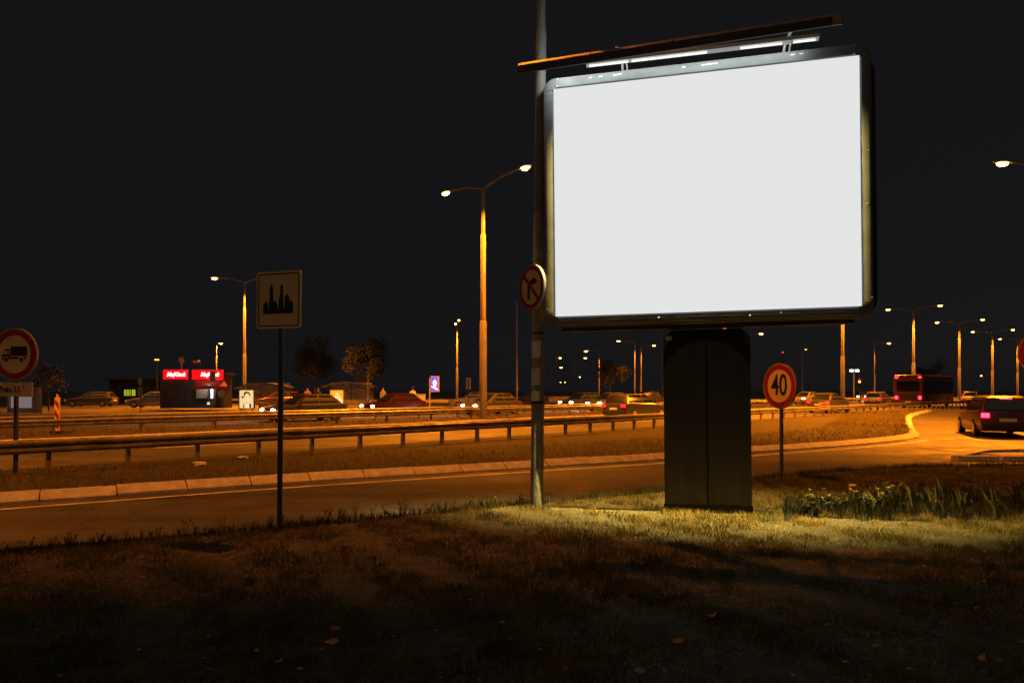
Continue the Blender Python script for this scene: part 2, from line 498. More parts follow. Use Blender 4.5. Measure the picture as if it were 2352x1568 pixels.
# kerb of bevelled stones beside the slip road
def kerb(name, line, w, z0, z1, length, parent_kind='structure'):
    root = thing(name, (0, 0, 0)); root['kind'] = 'structure'
    L = [0.0]
    for i in range(1, len(line)):
        L.append(L[-1] + (line[i] - line[i - 1]).length)
    def pt(d):
        for i in range(1, len(line)):
            if d <= L[i]:
                u = (d - L[i - 1]) / (L[i] - L[i - 1]); return line[i - 1].lerp(line[i], u)
        return line[-1]
    mb = MB()
    prof = [(0.0, z0), (0.0, Z_ROAD + 0.015), (0.02, Z_ROAD + 0.03), (w * 0.68, z1 - 0.006), (w * 0.78, z1), (w, z1 - 0.003), (w, z0)]
    for x in (0, 1):
        pass
    l = length - 0.018
    vs_ = [(-l / 2, p[0], p[1]) for p in prof] + [(l / 2, p[0], p[1]) for p in prof]
    n = len(prof)
    mb.add(vs_, [(i, i + n, (i + 1) % n + n, (i + 1) % n) for i in range(n)] + [tuple(range(n)), tuple(reversed(range(n, 2 * n)))])
    proto = None
    d = length / 2
    while d < L[-1] - length / 2:
        a, b = pt(d - length / 2), pt(d + length / 2)
        dr = b - a
        if proto is None:
            proto = mb.build('kerb_stone', M_KERB, root); o = proto
        else:
            o = share(proto, root)
        jz = random.uniform(-0.008, 0.006)
        c = (a + b) / 2
        o.location = (c.x, c.y, jz)
        o.rotation_euler = (random.uniform(-.01, .01), random.uniform(-.006, .006), math.atan2(dr.y, dr.x) + random.uniform(-.008, .008))
        d += length
    return root
kerb('kerb_slip_road', K1, 0.30, -0.25, 0.0, 1.0)
K2 = [st(25.0, t) for t in range(-12, 150, 2)]
kerb('kerb_median', K2, 0.30, -0.25, 0.02, 1.5)
K3 = [st(40.4, t) for t in range(-6, 110, 2)]
kerb('kerb_far_pavement', K3, 0.30, -0.25, -0.01, 2.0)

# painted lines
strip('edge_line_slip_road', K1[:len(K1) - 34], -0.58, -0.46, Z_ROAD - 0.012, M_LINE)
strip('edge_line_main_road', [st(17.1, t) for t in range(-10, 130, 5)], -0.07, 0.07, Z_ROAD, M_LINE)
strip('edge_line_median_side', [st(24.5, t) for t in range(-10, 200, 5)], -0.07, 0.07, Z_ROAD, M_LINE)
strip('edge_line_far_road', [st(31.9, t) for t in range(-10, 200, 5)], -0.07, 0.07, Z_ROAD, M_LINE)
ldash = MB()
root = thing('lane_markings', (0, 0, 0)); root['kind'] = 'structure'
dproto = None
for s_ in (20.8, 36.0):
    t = 0.5
    while t < 150:
        if dproto is None:
            mb = MB(); mb.add([(-1.5, -0.07, 0), (1.5, -0.07, 0), (1.5, 0.07, 0), (-1.5, 0.07, 0)], [(0, 1, 2, 3)])
            dproto = mb.build('dash', M_LINE, root); o = dproto
        else:
            o = share(dproto, root)
        p = st(s_, t); o.location = (p.x, p.y, Z_ROAD); o.rotation_euler = (0, 0, R(45)); t += 7.5
for px, py, ln, an in ((2210, 1006, 1.9, 0.10), (2015, 970, 5.5, 0.75)):
    d = 1.65 * FPX / (py - HY)
    p = at(px, py, d)
    o = share(dproto, root); o.location = (p.x, p.y, Z_ROAD - 0.014); o.rotation_euler = (0, 0, an); o.scale = (ln / 3, 1, 1)

# traffic island at the right
isl = thing('traffic_island', (0, 0, 0)); isl['kind'] = 'structure'
i0, i1, i2, i3 = (10.4, 16.0), (17.5, 15.7), (17.5, 19.0), (12.2, 17.6)
mb = MB(); mb.add([(x, y, Z_ROAD + .05) for x, y in ((10.75, 16.1), (17.4, 15.85), (17.4, 18.8), (12.25, 17.4))] , [(0, 1, 2, 3)])
mb.build('island_surface', M_EARTH, isl)
def islkerb(a, b):
    a, b = Vector((*a, 0)), Vector((*b, 0)); L_ = (b - a).length; n = max(1, int(L_ / 1.0))
    for k in range(n):
        p, q = a.lerp(b, k / n), a.lerp(b, (k + 1) / n - 0.012)
        m_ = MB(); m_.bar(p + Vector((0, 0, Z_ROAD + .02)), q + Vector((0, 0, Z_ROAD + .02)), 0.2, 0.16)
        m_.build('kerb_stone', M_KERB, isl)
islkerb(i0, i1); islkerb(i3, i2); islkerb(i0, i3)
for k in range(4):
    m_ = MB(); m_.box((12.1 + k * 1.05, 16.55, Z_ROAD + .06), (1.02, 0.62, 0.06)); m_.build('slab', M_KERB, isl)

# ------------------------------------------------------------------ grass (stuff)
def blades(name, pts, hmin, hmax, wid, m, label, cat='grass', lean=0.6):
    n = len(pts)
    pts = np.asarray(pts, float)
    h = rng.uniform(hmin, hmax, n); a = rng.uniform(0, 2 * np.pi, n); b = rng.uniform(0, 2 * np.pi, n)
    ln = rng.uniform(0.1, lean, n) * h
    V = np.zeros((n, 3, 3))
    wx, wy = np.cos(a) * wid, np.sin(a) * wid
    V[:, 0, :] = pts + np.stack([-wx, -wy, -0.005 * np.ones(n)], 1)
    V[:, 1, :] = pts + np.stack([wx, wy, -0.005 * np.ones(n)], 1)
    V[:, 2, :] = pts + np.stack([np.cos(b) * ln, np.sin(b) * ln, h], 1)
    me = bpy.data.meshes.new(name)
    me.vertices.add(n * 3); me.loops.add(n * 3); me.polygons.add(n)
    me.vertices.foreach_set('co', V.reshape(-1))
    me.loops.foreach_set('vertex_index', np.arange(n * 3, dtype=np.int32))
    me.polygons.foreach_set('loop_start', np.arange(0, n * 3, 3, dtype=np.int32))
    me.polygons.foreach_set('loop_total', np.full(n, 3, dtype=np.int32))
    me.update(); me.validate()
    me.materials.append(m)
    o = bpy.data.objects.new(name, me); COL.objects.link(o)
    tag(o, label, cat, kind='stuff')
    return o

def clump(x, y):
    return np.sin(x * 3.1 + 1.3 * np.sin(y * 2.3)) * np.sin(y * 3.7 + x) + 0.6 * np.sin(x * 7.7 + y * 5.1) + 0.5 * np.sin(x * 1.1 - y * 0.9)
pts = []
while len(pts) < 105000:
    d = 3.0 + 11.5 * rng.random(4000) ** 0.85
    x = (rng.random(4000) * 1.66 - 0.83) * d
    keep = rng.random(4000) < (0.55 + 0.38 * clump(x, d))
    for xx, yy in zip(x[keep], d[keep]):
        if inside_bank(xx, yy + 0.05):
            pts.append((xx, yy, 0.0))
blades('lawn_grass', pts, 0.010, 0.038, 0.0032, M_BLADE, 'short patchy grass covering the bank in the foreground', lean=1.3)
pts = []
while len(pts) < 95000:
    d = 3.0 + 11.0 * rng.random() ** 0.85; x = (rng.random() * 1.66 - 0.83) * d
    if rng.random() > 0.4 + 0.45 * clump(x, d) or not inside_bank(x, d + .1): continue
    n_ = int(rng.integers(8, 30)); r_ = rng.uniform(.02, .07)
    for k in range(n_):
        pts.append((x + rng.normal(0, r_), d + rng.normal(0, r_), 0.0))
pts = [p for p in pts if inside_bank(p[0], p[1] + .04)]
blades('grass_tufts', pts, 0.025, 0.085, 0.0030, M_BLADE, 'longer ragged grass tufts scattered over the foreground bank', lean=1.0)
pts = []
while len(pts) < 26000:
    d = 3.0 + 9.5 * rng.random() ** 0.9; x = (rng.random() * 1.66 - 0.83) * d
    if rng.random() < 0.35 + 0.4 * clump(x * .8 + 3, d) and inside_bank(x, d + .05): pts.append((x, d, 0.012))
blades('dry_clippings', pts, 0.003, 0.012, 0.0035, mat('straw', (0.30, 0.20, 0.085), 0.8, col2=(0.16, 0.10, 0.04), scale=9, coords='World'), 'dry pale clippings strewn through the foreground grass', lean=9.0)
# taller fringe at the road edge
pts = []
while len(pts) < 9000:
    x = rng.uniform(-7, 11)
    wl = 0.5 + 0.5 * math.sin(x * 2.2) * math.sin(x * 5.3 + 1)
    if rng.random() > 0.25 + 0.75 * wl: continue
    y = edge_y(x) - abs(rng.normal(0, 0.10)) - 0.01
    pts.append((x, y, 0.0))
blades('edge_grass', pts, 0.04, 0.12, 0.004, M_WEED, 'taller dark grass fringing the bank along the road edge')
pts = []
while len(pts) < 22000:
    i = rng.integers(0, len(K1) - 1); u = rng.random(); p = K1[i].lerp(K1[i + 1], u)
    q = p + Vector((-.55, .83, 0)) * (0.28 + 3.6 * rng.random() ** 1.3)
    s_ = (q.y - q.x) * Q
    if s_ < 15.9: pts.append((q.x, q.y, -0.02))
blades('verge_grass', pts, 0.03, 0.13, 0.006, M_BLADE, 'rough grass on the verge between kerb and guard rail')
pts = []
for k in range(20000):
    p = st(rng.uniform(25.4, 31.1), rng.uniform(-6, 80)); pts.append((p.x, p.y, -0.06))
blades('median_grass', pts, 0.04, 0.16, 0.009, M_BLADE, 'rough grass on the strip between the carriageways')

def weed(x, y, h):
    mb = MB()
    for k in range(random.randint(3, 5)):
        a = random.uniform(0, 6.28); l = random.uniform(.1, .45) * h
        top = Vector((x + math.cos(a) * l, y + math.sin(a) * l, h * random.uniform(.7, 1)))
        base = Vector((x, y, 0))
        mb.tube([base, base.lerp(top, .5) + Vector((0, 0, .01)), top], [.003, .0025, .0015], 4)
        for j in range(9):
            c = base.lerp(top, random.uniform(.3, 1)); b = random.uniform(0, 6.28); r_ = random.uniform(.012, .026)
            e = Vector((math.cos(b), math.sin(b), random.uniform(-.2, .8))) * r_
            f_ = Vector((-math.sin(b), math.cos(b), 0)) * r_ * .45
            mb.add([c, c + e * .6 + f_, c + e * 1.5, c + e * .6 - f_], [(0, 1, 2, 3)])
    o = mb.build('weed', M_WEED)
    return tag(o, 'small leafy weed on the grassy rim of the road at left', 'weed', 'weeds along the road edge')
for k in range(64):
    x = -5.6 + 6.0 * (k + random.random()) / 64
    weed(x, edge_y(x) - random.uniform(0.02, 0.22), random.uniform(0.07, 0.19) * (1.15 if x > -3.5 else 0.9))

# ------------------------------------------------------------------ billboard
YAW = -R(13.07)
bb = thing('billboard', (2.297, 8.205, 0), YAW, 'large blank white lit billboard with rounded grey metal frame on dark pillar', 'billboard', ry=-R(0.55))
PW, PZ0, PZ1, FR = 1.762, 2.44, 5.29, 0.135
mb = MB(); mb.box((0, -0.046, (PZ0 + PZ1) / 2), (2 * PW - .002, 0.022, PZ1 - PZ0 - .002)); mb.build('panel', M_PANEL, bb)
# bevelled frame profile: four straight lengths and four rounded corners
RC = 0.16
ox, oz0, oz1 = PW + FR, PZ0 - 0.115, PZ1 + 0.15
def length_profile(p, q, inner):
    """straight frame length from p to q (x,z), inner = direction to the panel, with a rounded outer lip"""
    mb = MB()
    p, q, inn = Vector((p[0], 0, p[1])), Vector((q[0], 0, q[1])), Vector((inner[0], 0, inner[1]))
    wid = abs(inner[2])
    prof = [(0.0, 0.16), (0.0, -0.01), (0.012, -0.04), (0.04, -0.055), (wid - 0.02, -0.05), (wid, -0.02), (wid, 0.16)]
    vs_ = []
    for e in (p, q):
        for a, y in prof:
            vs_.append(e + inn * a + Vector((0, y, 0)))
    n = len(prof)
    mb.add(vs_, [(i, i + 1, i + 1 + n, i + n) for i in range(n - 1)] + [tuple(range(n)), tuple(reversed(range(n, 2 * n)))])
    return mb
def corner(cx, cz, a0, wid):
    mb = MB()
    prof = [(0.0, 0.16), (0.0, -0.01), (0.012, -0.042), (0.04, -0.057), (wid, -0.052), (wid, 0.16)]
    N = 8; n = len(prof); vs_ = []
    for k in range(N + 1):
        a = R(a0 + 90 * k / N); r_ = RC
        for o_, y in prof:
            rr = max(0.004, r_ - o_ * (r_ - .004) / wid)
            vs_.append((cx + rr * math.cos(a), y, cz + rr * math.sin(a)))
    fs = []
    for k in range(N):
        fs += [(k * n + i, k * n + i + 1, (k + 1) * n + i + 1, (k + 1) * n + i) for i in range(n - 1)]
    mb.add(vs_, fs)
    return mb
g = 0.003
length_profile((-ox + RC + g, oz1), (ox - RC - g, oz1), (0, -1, 0.15)).build('frame_top', M_ALU, bb, True)
length_profile((-ox + RC + g, oz0), (ox - RC - g, oz0), (0, 1, 0.115)).build('frame_bottom', M_ALU, bb, True)
length_profile((-ox, oz0 + RC + g), (-ox, oz1 - RC - g), (1, 0, FR)).build('frame_side', M_ALU, bb, True)
length_profile((ox, oz0 + RC + g), (ox, oz1 - RC - g), (-1, 0, FR)).build('frame_side', M_ALU, bb, True)
for cx, cz, a0 in ((ox - RC, oz1 - RC, 0), (-ox + RC, oz1 - RC, 90), (-ox + RC, oz0 + RC, 180), (ox - RC, oz0 + RC, 270)):
    corner(cx, cz, a0, 0.15).build('frame_corner', M_ALU, bb, True, angle=30)
# rivets at the corners and the joints
rv = None
for x, z in ((-ox + .03, oz1 - RC - .04), (-PW - .015, oz1 - RC - .05), (-ox + RC + .03, oz1 - .03), (-ox + RC + .02, oz1 - .12), (ox - .03, oz1 - RC - .04), (ox - .12, oz1 - RC - .03),
             (ox - RC - .03, oz1 - .03), (ox - RC - .03, oz1 - .12), (ox - .03, oz0 + RC + .05), (-ox + .03, oz0 + RC + .05), (0.9, oz0 + .07), (0.55, oz0 + .05), (-.5, oz0 + .06), (ox - .06, 3.6), (ox - .05, 4.2), (-ox + .06, 4.6), (-ox + .06, 3.3)):
    if rv is None:
        mb = MB(); mb.tube([(0, 0, 0), (0, -0.006, 0)], [0.011, 0.008], 8); rv = mb.build('rivet', M_CHROME, bb); rv.location = (x, -0.052, z)
    else:
        share(rv, bb, (x, -0.052, z))
# paint scars on the top rail
for x, l in ((-1.32, .05), (-1.2, .06), (-1.02, .12), (-.2, .05), (0.02, .16), (.17, .05), (1.02, .06), (1.12, .05)):
    mb = MB(); mb.add([(x, -0.0575, oz1 - .055), (x + l, -0.0575, oz1 - .05), (x + l * .8, -0.0575, oz1 - .066), (x + .01, -0.0575, oz1 - .068)], [(0, 1, 2, 3)])
    mb.build('paint_scar', M_SIGNW, bb)
# cabinet behind the frame, reaching out a little at the right
mb = MB(); mb.prism(rrect(-ox + .04, oz0 + .02, ox + .085, oz1 - .07, .2), 0.165, 0.52); mb.build('cabinet', M_DARK, bb, True)
mb = MB(); mb.box((0, 0.10, oz0 - 0.045), (3.4, 0.16, 0.05)); mb.build('lower_trim', M_DARK, bb)
# pillar
pw = 0.515; ptop = oz0 - 0.078
def arc_z(x, c, r_): return ptop + c + math.sqrt(max(0.0, r_ * r_ - x * x))
def outer_z(x): return min(ptop, arc_z(x, -.52, .66))
xs_ = [pw - 2 * pw * k / 40 for k in range(41)]
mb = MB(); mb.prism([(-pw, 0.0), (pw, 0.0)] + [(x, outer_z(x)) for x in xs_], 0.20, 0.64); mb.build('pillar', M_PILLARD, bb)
for sg in (-1, 1):
    x0, x1 = (-(pw - .004), -0.012) if sg < 0 else (0.012, pw - .004)
    N = 14
    xs2 = [x1 + (x0 - x1) * k / N for k in range(N + 1)]
    mb = MB(); mb.prism([(x0, 0.10), (x1, 0.10)] + [(x, arc_z(x, -.688, .5517)) for x in xs2], 0.165, 0.198); mb.build('cladding_panel', M_PILLAR, bb)
    # curved rim plate around the arched head
    xo = [sg * (.30 + (pw - .004 - .30) * k / 12) for k in range(13)]
    poly = [(x, outer_z(x) - .004) for x in xo] + [(x, min(outer_z(x) - .004, arc_z(x, -.443, .546))) for x in reversed(xo)]
    keep = []
    for p in poly:
        if not keep or (abs(p[0] - keep[-1][0]) + abs(p[1] - keep[-1][1])) > 1e-5: keep.append(p)
    mb = MB(); mb.prism(keep, 0.17, 0.198); mb.build('rim_plate', M_PILLAR, bb)
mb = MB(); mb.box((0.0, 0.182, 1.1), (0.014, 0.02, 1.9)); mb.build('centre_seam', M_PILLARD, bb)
# worn bituminous skirt at the foot with curled edges
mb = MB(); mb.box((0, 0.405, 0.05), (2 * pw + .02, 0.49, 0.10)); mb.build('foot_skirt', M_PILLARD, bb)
for x, l, b in ((-.40, .16, -.03), (-.20, .10, -.02), (.07, .13, .02), (.29, .10, .03)):
    mb = MB(); mb.tube([(x, .15, .115), (x + l * .35, .142, .10 + b * .2), (x + l * .7, .14, .10 + b * .5), (x + l, .15, .115 + b)], [.003, .006, .006, .002], 6); mb.build('curled_edge', M_PILLARD, bb)
mb = MB(); mb.box((-.45, .165, ptop - .10), (.075, .006, .055)); mb.build('serial_plate', M_SIGNW, bb)
for x, z in ((-.30, 1.72), (.22, 1.74), (-.05, 1.95), (.05, 1.95), (-.40, .9), (.40, .9), (-.40, .35), (.40, .35)):
    mb = MB(); mb.tube([(x, .166, z), (x, .158, z)], [.012, .010], 8); mb.build('bolt', M_DARK, bb)
# lamp bar on short brackets
lz, ly = 5.415, -0.30
mb = MB()
pr = [(-0.05, 0.0), (-0.05, 0.035), (-0.02, 0.055), (0.03, 0.055), (0.05, 0.03), (0.05, 0.0), (0.02, 0.012), (-0.02, 0.012)]
n = len(pr)
vs_ = [(x, ly + a, lz + b) for x in (-1.42, 1.19) for a, b in pr]
mb.add(vs_, [(i, (i + 1) % n, (i + 1) % n + n, i + n) for i in range(n)] + [tuple(range(n)), tuple(reversed(range(n, 2 * n)))])
lb = mb.build('lamp_bar', M_CHROME, bb)
for x0, x1 in ((-1.38, -0.92), (-0.88, -0.02), (0.35, 0.80), (0.92, 1.15)):
    mb = MB(); mb.tube([(x0, ly, lz - .006), (x1, ly, lz - .006)], 0.012, 8); mb.build('fluorescent_tube', M_TUBE, lb)
for x in (-1.0, 0.86):
    mb = MB(); mb.tube([(x, 0.05, oz1 - .03), (x, -.12, oz1 + .045), (x, ly, lz + .03)], 0.016, 8); mb.build('bracket', M_CHROME, bb)
    mb = MB(); mb.tube([(x + .06, 0.05, oz1 - .03), (x + .05, -.16, oz1 + .02), (x + .05, ly + .02, lz)], 0.010, 6); mb.build('bracket_stay', M_CHROME, bb)
    mb = MB(); mb.bar((x, ly, lz + .045), (x - .02, -.80, 5.36), 0.035, 0.012); mb.build('visor_arm', M_CHROME, bb)
# visor: long hood with a tilted upper lip
def visor_part(prof, name, m, parent):
    mbv = MB(); n = len(prof); vs_ = []
    for x, dz, dy in ((-2.13, -0.075, 0.02), (1.29, 0.035, 0.0)):
        vs_ += [(x, a + dy, b + dz) for a, b in prof]
    mbv.add(vs_, [(i, (i + 1) % n, (i + 1) % n + n, i + n) for i in range(n)] + [tuple(range(n)), tuple(reversed(range(n, 2 * n)))])
    return mbv.build(name, m, parent)
vo = visor_part([(-0.93, 5.205), (-0.93, 5.292), (-0.915, 5.292), (-0.915, 5.205)], 'visor', M_VISOR_SHADE, bb)
visor_part([(-0.935, 5.294), (-0.885, 5.342), (-0.70, 5.40), (-0.70, 5.388), (-0.885, 5.326), (-0.92, 5.294)], 'upper_lip', M_VISOR_LIT, vo)
mb = MB(); mb.box((1.235, -.936, 5.275), (.09, .012, .09)); mb.build('end_cap', M_VISOR_LIT, vo)
for x in (-1.3, -.4, .5):
    mb = MB(); mb.tube([(x, -.918, 5.29 + x * .03), (x, -.928, 5.298 + x * .03)], .008, 6); mb.build('screw', M_DARK, vo)
for ch in bb.children:
    k_ = ch.name.split('.')[0]
    if k_ in ('pillar', 'cladding_panel', 'rim_plate', 'centre_seam', 'foot_skirt', 'curled_edge', 'serial_plate', 'bolt'): ch.location.x += 0.065
    elif k_ in ('lamp_bar', 'bracket', 'bracket_stay', 'visor_arm', 'visor'): ch.location.x += 0.10
# the lamp bar's own light, spilling on the grass at the foot; the panel's own emission makes it white
al = bpy.data.lights.new('billboard_light', 'AREA')
al.shape = 'RECTANGLE'; al.size = 2.5; al.size_y = 0.018
al.energy = 1500; al.color = (1.0, 0.70, 0.20); al.spread = R(80)
alo = bpy.data.objects.new('billboard_light', al); COL.objects.link(alo)
alo.parent = bb
alo.location = (-0.02, ly, lz - 0.022)
alo.rotation_euler = (R(25), 0, 0)
bl_ = bpy.data.lights.new('tube_glow', 'AREA'); bl_.shape = 'RECTANGLE'; bl_.size = 2.55; bl_.size_y = 0.04; bl_.energy = 8; bl_.color = (0.90, 1.0, 0.94)
bo_ = bpy.data.objects.new('tube_glow', bl_); COL.objects.link(bo_); bo_.parent = bb; bo_.location = (-0.12, ly + 0.056, lz + 0.02); bo_.rotation_euler = (R(90), 0, 0)
pl_ = bpy.data.lights.new('pole_fill_light', 'POINT'); pl_.energy = 11; pl_.color = (0.90, 1.0, 0.93); pl_.shadow_soft_size = 0.04  # added bare point beyond the bar's end, there to brighten the pole
po_ = bpy.data.objects.new('pole_fill_light', pl_); COL.objects.link(po_); po_.parent = bb; po_.location = (-1.62, ly - .02, lz + 0.06)
# the same lamp bar on the back face
by_ = 0.52 + 0.34
mb = MB()
vs_ = [(x, by_ - a, lz - .06 + b) for x in (-1.19, 1.42) for a, b in pr]
n = len(pr)
mb.add(vs_, [(i, (i + 1) % n, (i + 1) % n + n, i + n) for i in range(n)] + [tuple(range(n)), tuple(reversed(range(n, 2 * n)))])
lb2 = mb.build('lamp_bar', M_CHROME, bb)
for x0, x1 in ((-1.1, -0.05), (0.05, 1.3)):
    mb = MB(); mb.tube([(x0, by_, lz - .066), (x1, by_, lz - .066)], 0.012, 8); mb.build('fluorescent_tube', M_TUBE, lb2)
for x in (-.86, 1.0):
    mb = MB(); mb.tube([(x, 0.50, oz1 - .14), (x, .70, oz1 - .05), (x, by_, lz - .03)], 0.016, 8); mb.build('bracket', M_CHROME, bb)
a2 = bpy.data.lights.new('back_billboard_light', 'AREA'); a2.shape = 'RECTANGLE'; a2.size = 2.5; a2.size_y = 0.06
a2.energy = 600; a2.color = (1.0, 0.69, 0.19); a2.spread = R(84)
ao2 = bpy.data.objects.new('back_billboard_light', a2); COL.objects.link(ao2); ao2.parent = bb
ao2.location = (0.1, by_, lz - .12); ao2.rotation_euler = (R(-22), 0, 0)

# ------------------------------------------------------------------ street lamps
def lantern(parent, p, dirv, lens, power=0.0, size=1.0, tilt=0.0, cone=132):
    """cobra head at p pointing along dirv (xy)"""
    a = math.atan2(dirv.y, dirv.x)
    rot = Matrix.Rotation(a, 3, 'Z')
    mb = MB()
    N = 10
    st_ = [(-.32, .03, .03), (-.22, .07, .06), (0.0, .13, .09), (.2, .12, .085), (.34, .06, .05), (.38, .02, .02)]
    for (x, hw, hh) in st_:
        for j in range(N):
            b = 2 * math.pi * j / N
            zz = hh * math.sin(b); zz = zz if zz > 0 else zz * .35
            mb.v.append(tuple(rot @ Vector((x * size, hw * size * math.cos(b), zz * size)) + p))
    for i in range(len(st_) - 1):
        for j in range(N):
            mb.f.append((i * N + j, i * N + (j + 1) % N, (i + 1) * N + (j + 1) % N, (i + 1) * N + j)); mb.m.append(0)
    h = mb.build('lantern', M_HEADC, parent, True)
    mb = MB()
    for (x, hw, hh) in ((-.16, .03, .01), (-.10, .10, .09), (.08, .125, .13), (.22, .09, .09), (.27, .03, .01)):
        for j in range(N):
            b = 2 * math.pi * j / N
            mb.v.append(tuple(rot @ Vector((x * size, hw * size * math.cos(b), (-.03 + hh * (math.sin(b) if math.sin(b) < 0 else .1 * math.sin(b))) * size)) + p))
    for i in range(4):
        for j in range(N):
            mb.f.append((i * N + j, i * N + (j + 1) % N, (i + 1) * N + (j + 1) % N, (i + 1) * N + j)); mb.m.append(0)
    mb.build('lens', lens, h, True)
    if power:
        l = bpy.data.lights.new('lantern_light', 'SPOT')
        l.energy = power; l.color = SODIUM; l.spot_size = R(cone); l.spot_blend = 0.35; l.shadow_soft_size = 0.18
        lo = bpy.data.objects.new('lantern_light', l); COL.objects.link(lo); lo.parent = h
        lo.location = p + Vector((0, 0, -0.22 * size))
        if tilt:
            lo.rotation_euler = (Vector((dirv.x * tilt, dirv.y * tilt, -1))).to_track_quat('-Z', 'Y').to_euler()
    return h

def lamp_post(base, label, H=12.45, arms=(), r0=0.115, power=LAMP_W, lens=None, group=None, m=None, size=1.0, lean=0.0, steps=(0.42, 0.80), cone=132):
    root = thing('street_lamp', base, 0, label, 'street lamp', group, ry=lean)
    m = m or M_POLE
    z1, z2 = H * steps[0], H * steps[1]
    mb = MB(); mb.tube([(0, 0, -.15), (0, 0, z1), (0, 0, z1 + .10)], [r0, r0 * .95, r0 * .70], 14); mb.build('lower_tube', m, root, True)
    mb = MB(); mb.tube([(0, 0, z1 + .09), (0, 0, z2), (0, 0, z2 + .08)], [r0 * .72, r0 * .70, r0 * .48], 14); mb.build('middle_tube', m, root, True)
    mb = MB(); mb.tube([(0, 0, z2 + .07), (0, 0, H)], [r0 * .50, r0 * .42], 12); mb.build('upper_tube', m, root, True)
    mb = MB(); mb.box((r0 * .6, -r0 * .6, .9), (.10, .10, .36), Matrix.Rotation(R(-45), 3, 'Z')); mb.build('service_hatch', m, root)
    for (ang, ln, rise) in arms:
        d = Vector((math.cos(ang), math.sin(ang), 0))
        pts_ = []
        for k in range(9):
            u = k / 8
            pts_.append(Vector((0, 0, H - .02)) + d * (ln * u) + Vector((0, 0, rise * (1 - (1 - u) ** 2.2))))
        mb = MB(); mb.tube(pts_, [r0 * .34] * 3 + [r0 * .28] * 6, 8); mb.build('arm', m, root, True)
        lantern(root, pts_[-1] + d * (.28 * size) + Vector((0, 0, .02)), d, lens or M_BULB, power, size, cone=cone)
    return root

A1, A2 = R(135), R(-45)     # across the main road
DBL = ((A1, 2.75, 0.45), (A2, 2.75, 0.45))
GM = 'double-armed street lamps along the median'
names = [(-1.6, 'double-armed street lamp on the median, nearest, outside the left of the view'),
         (25.0, 'tallest double-armed orange street lamp, just left of the billboard'),
         (51.7, 'double-armed street lamp on the median hidden behind the billboard'),
         (78.3, 'street lamp on the median whose pole shows right of the round 40 sign'),
         (104.9, 'double-armed lamp right of the billboard, nearest of that receding row'),
         (130.6, 'second double-armed lamp in the row receding right of the billboard'),
         (156.5, 'third double-armed lamp in the row receding right of the billboard'),
         (182.5, 'farthest double-armed lamp of the median row, at the right edge')]
for t, lab in names:
    p = st(27.2, t, -0.06)
    lamp_post(p, lab, 12.45, DBL, 0.20 if t < 60 else 0.22, LAMP_W * (0.30 if t < 0 else 1.0), group=GM, size=1.25, cone=114 if t < 0 else 132)

# the pole by the billboard, with its lantern above the picture
mp_base = at(1233, 1160, 8.85); mp_base.z = 0
root = thing('street_lamp', mp_base, 0, 'tall grey tubular lamp pole with white stickers beside the billboard', 'street lamp', ry=R(0.55))
mb = MB(); mb.tube([(0, 0, -.2), (0, 0, 3.74), (0, 0, 3.80)], [.086, .078, .062], 20); mb.build('lower_tube', M_POLED, root, True)
mb = MB(); mb.tube([(0, 0, 3.79), (0, 0, 6.10), (0, 0, 6.20)], [.066, .066, .052], 20); mb.build('middle_tube', M_POLE, root, True)
mb = MB(); mb.tube([(0, 0, 6.18), (0, 0, 12.4)], [.053, .045], 16); mb.build('upper_tube', M_POLE, root, True)
def sticker(z0, z1, a0, a1, r_):
    mb = MB(); N = 10
    for k in range(N + 1):
        a = R(a0 + (a1 - a0) * k / N)
        for z in (z0 + random.uniform(-.01, .01), z1 + random.uniform(-.01, .01)):
            mb.v.append((r_ * math.cos(a), r_ * math.sin(a), z))
    for k in range(N):
        mb.f.append((2 * k, 2 * k + 2, 2 * k + 3, 2 * k + 1)); mb.m.append(0)
    return mb.build('sticker', M_STICK, root, True)
for y0, y1, a0, a1 in ((782, 821, 178, 292), (844, 884, 174, 286), (896, 922, 172, 280)):
    sticker(EYE - (y1 - HY) / FPX * 8.85, EYE - (y0 - HY) / FPX * 8.85, a0, a1, .0845)
mb = MB(); mb.tube([(0, 0, 1.33), (0, 0, 1.36)], .089, 20); mb.build('clamp_band', M_DARK, root, True)
mb = MB(); mb.tube([(0, 0, 2.22), (0, 0, 2.25)], .086, 20); mb.build('clamp_band', M_DARK, root, True)
da = Vector((-0.5, 0.866, 0))
pts_ = [Vector((0, 0, 12.38)) + da * (1.9 * k / 8) + Vector((0, 0, .4 * (1 - (1 - k / 8) ** 2.2))) for k in range(9)]
mb = MB(); mb.tube(pts_, .03, 8); mb.build('arm', M_POLE, root, True)
hd = lantern(root, pts_[-1] + da * .3, da, M_BULB, LAMP_W * 0.24, 1.25, tilt=0.5)
for c_ in hd.children:
    if c_.type == 'LIGHT': c_.data.shadow_soft_size = 0.05
mb = MB(); mb.box(pts_[-1] + da * .3 + Vector((0, -.26, -.48)), (1.1, .02, .78)); mb.build('added_light_blocker', M_PLASTIC, root)  # added unseen plate, sized to keep this lantern's light off the foreground

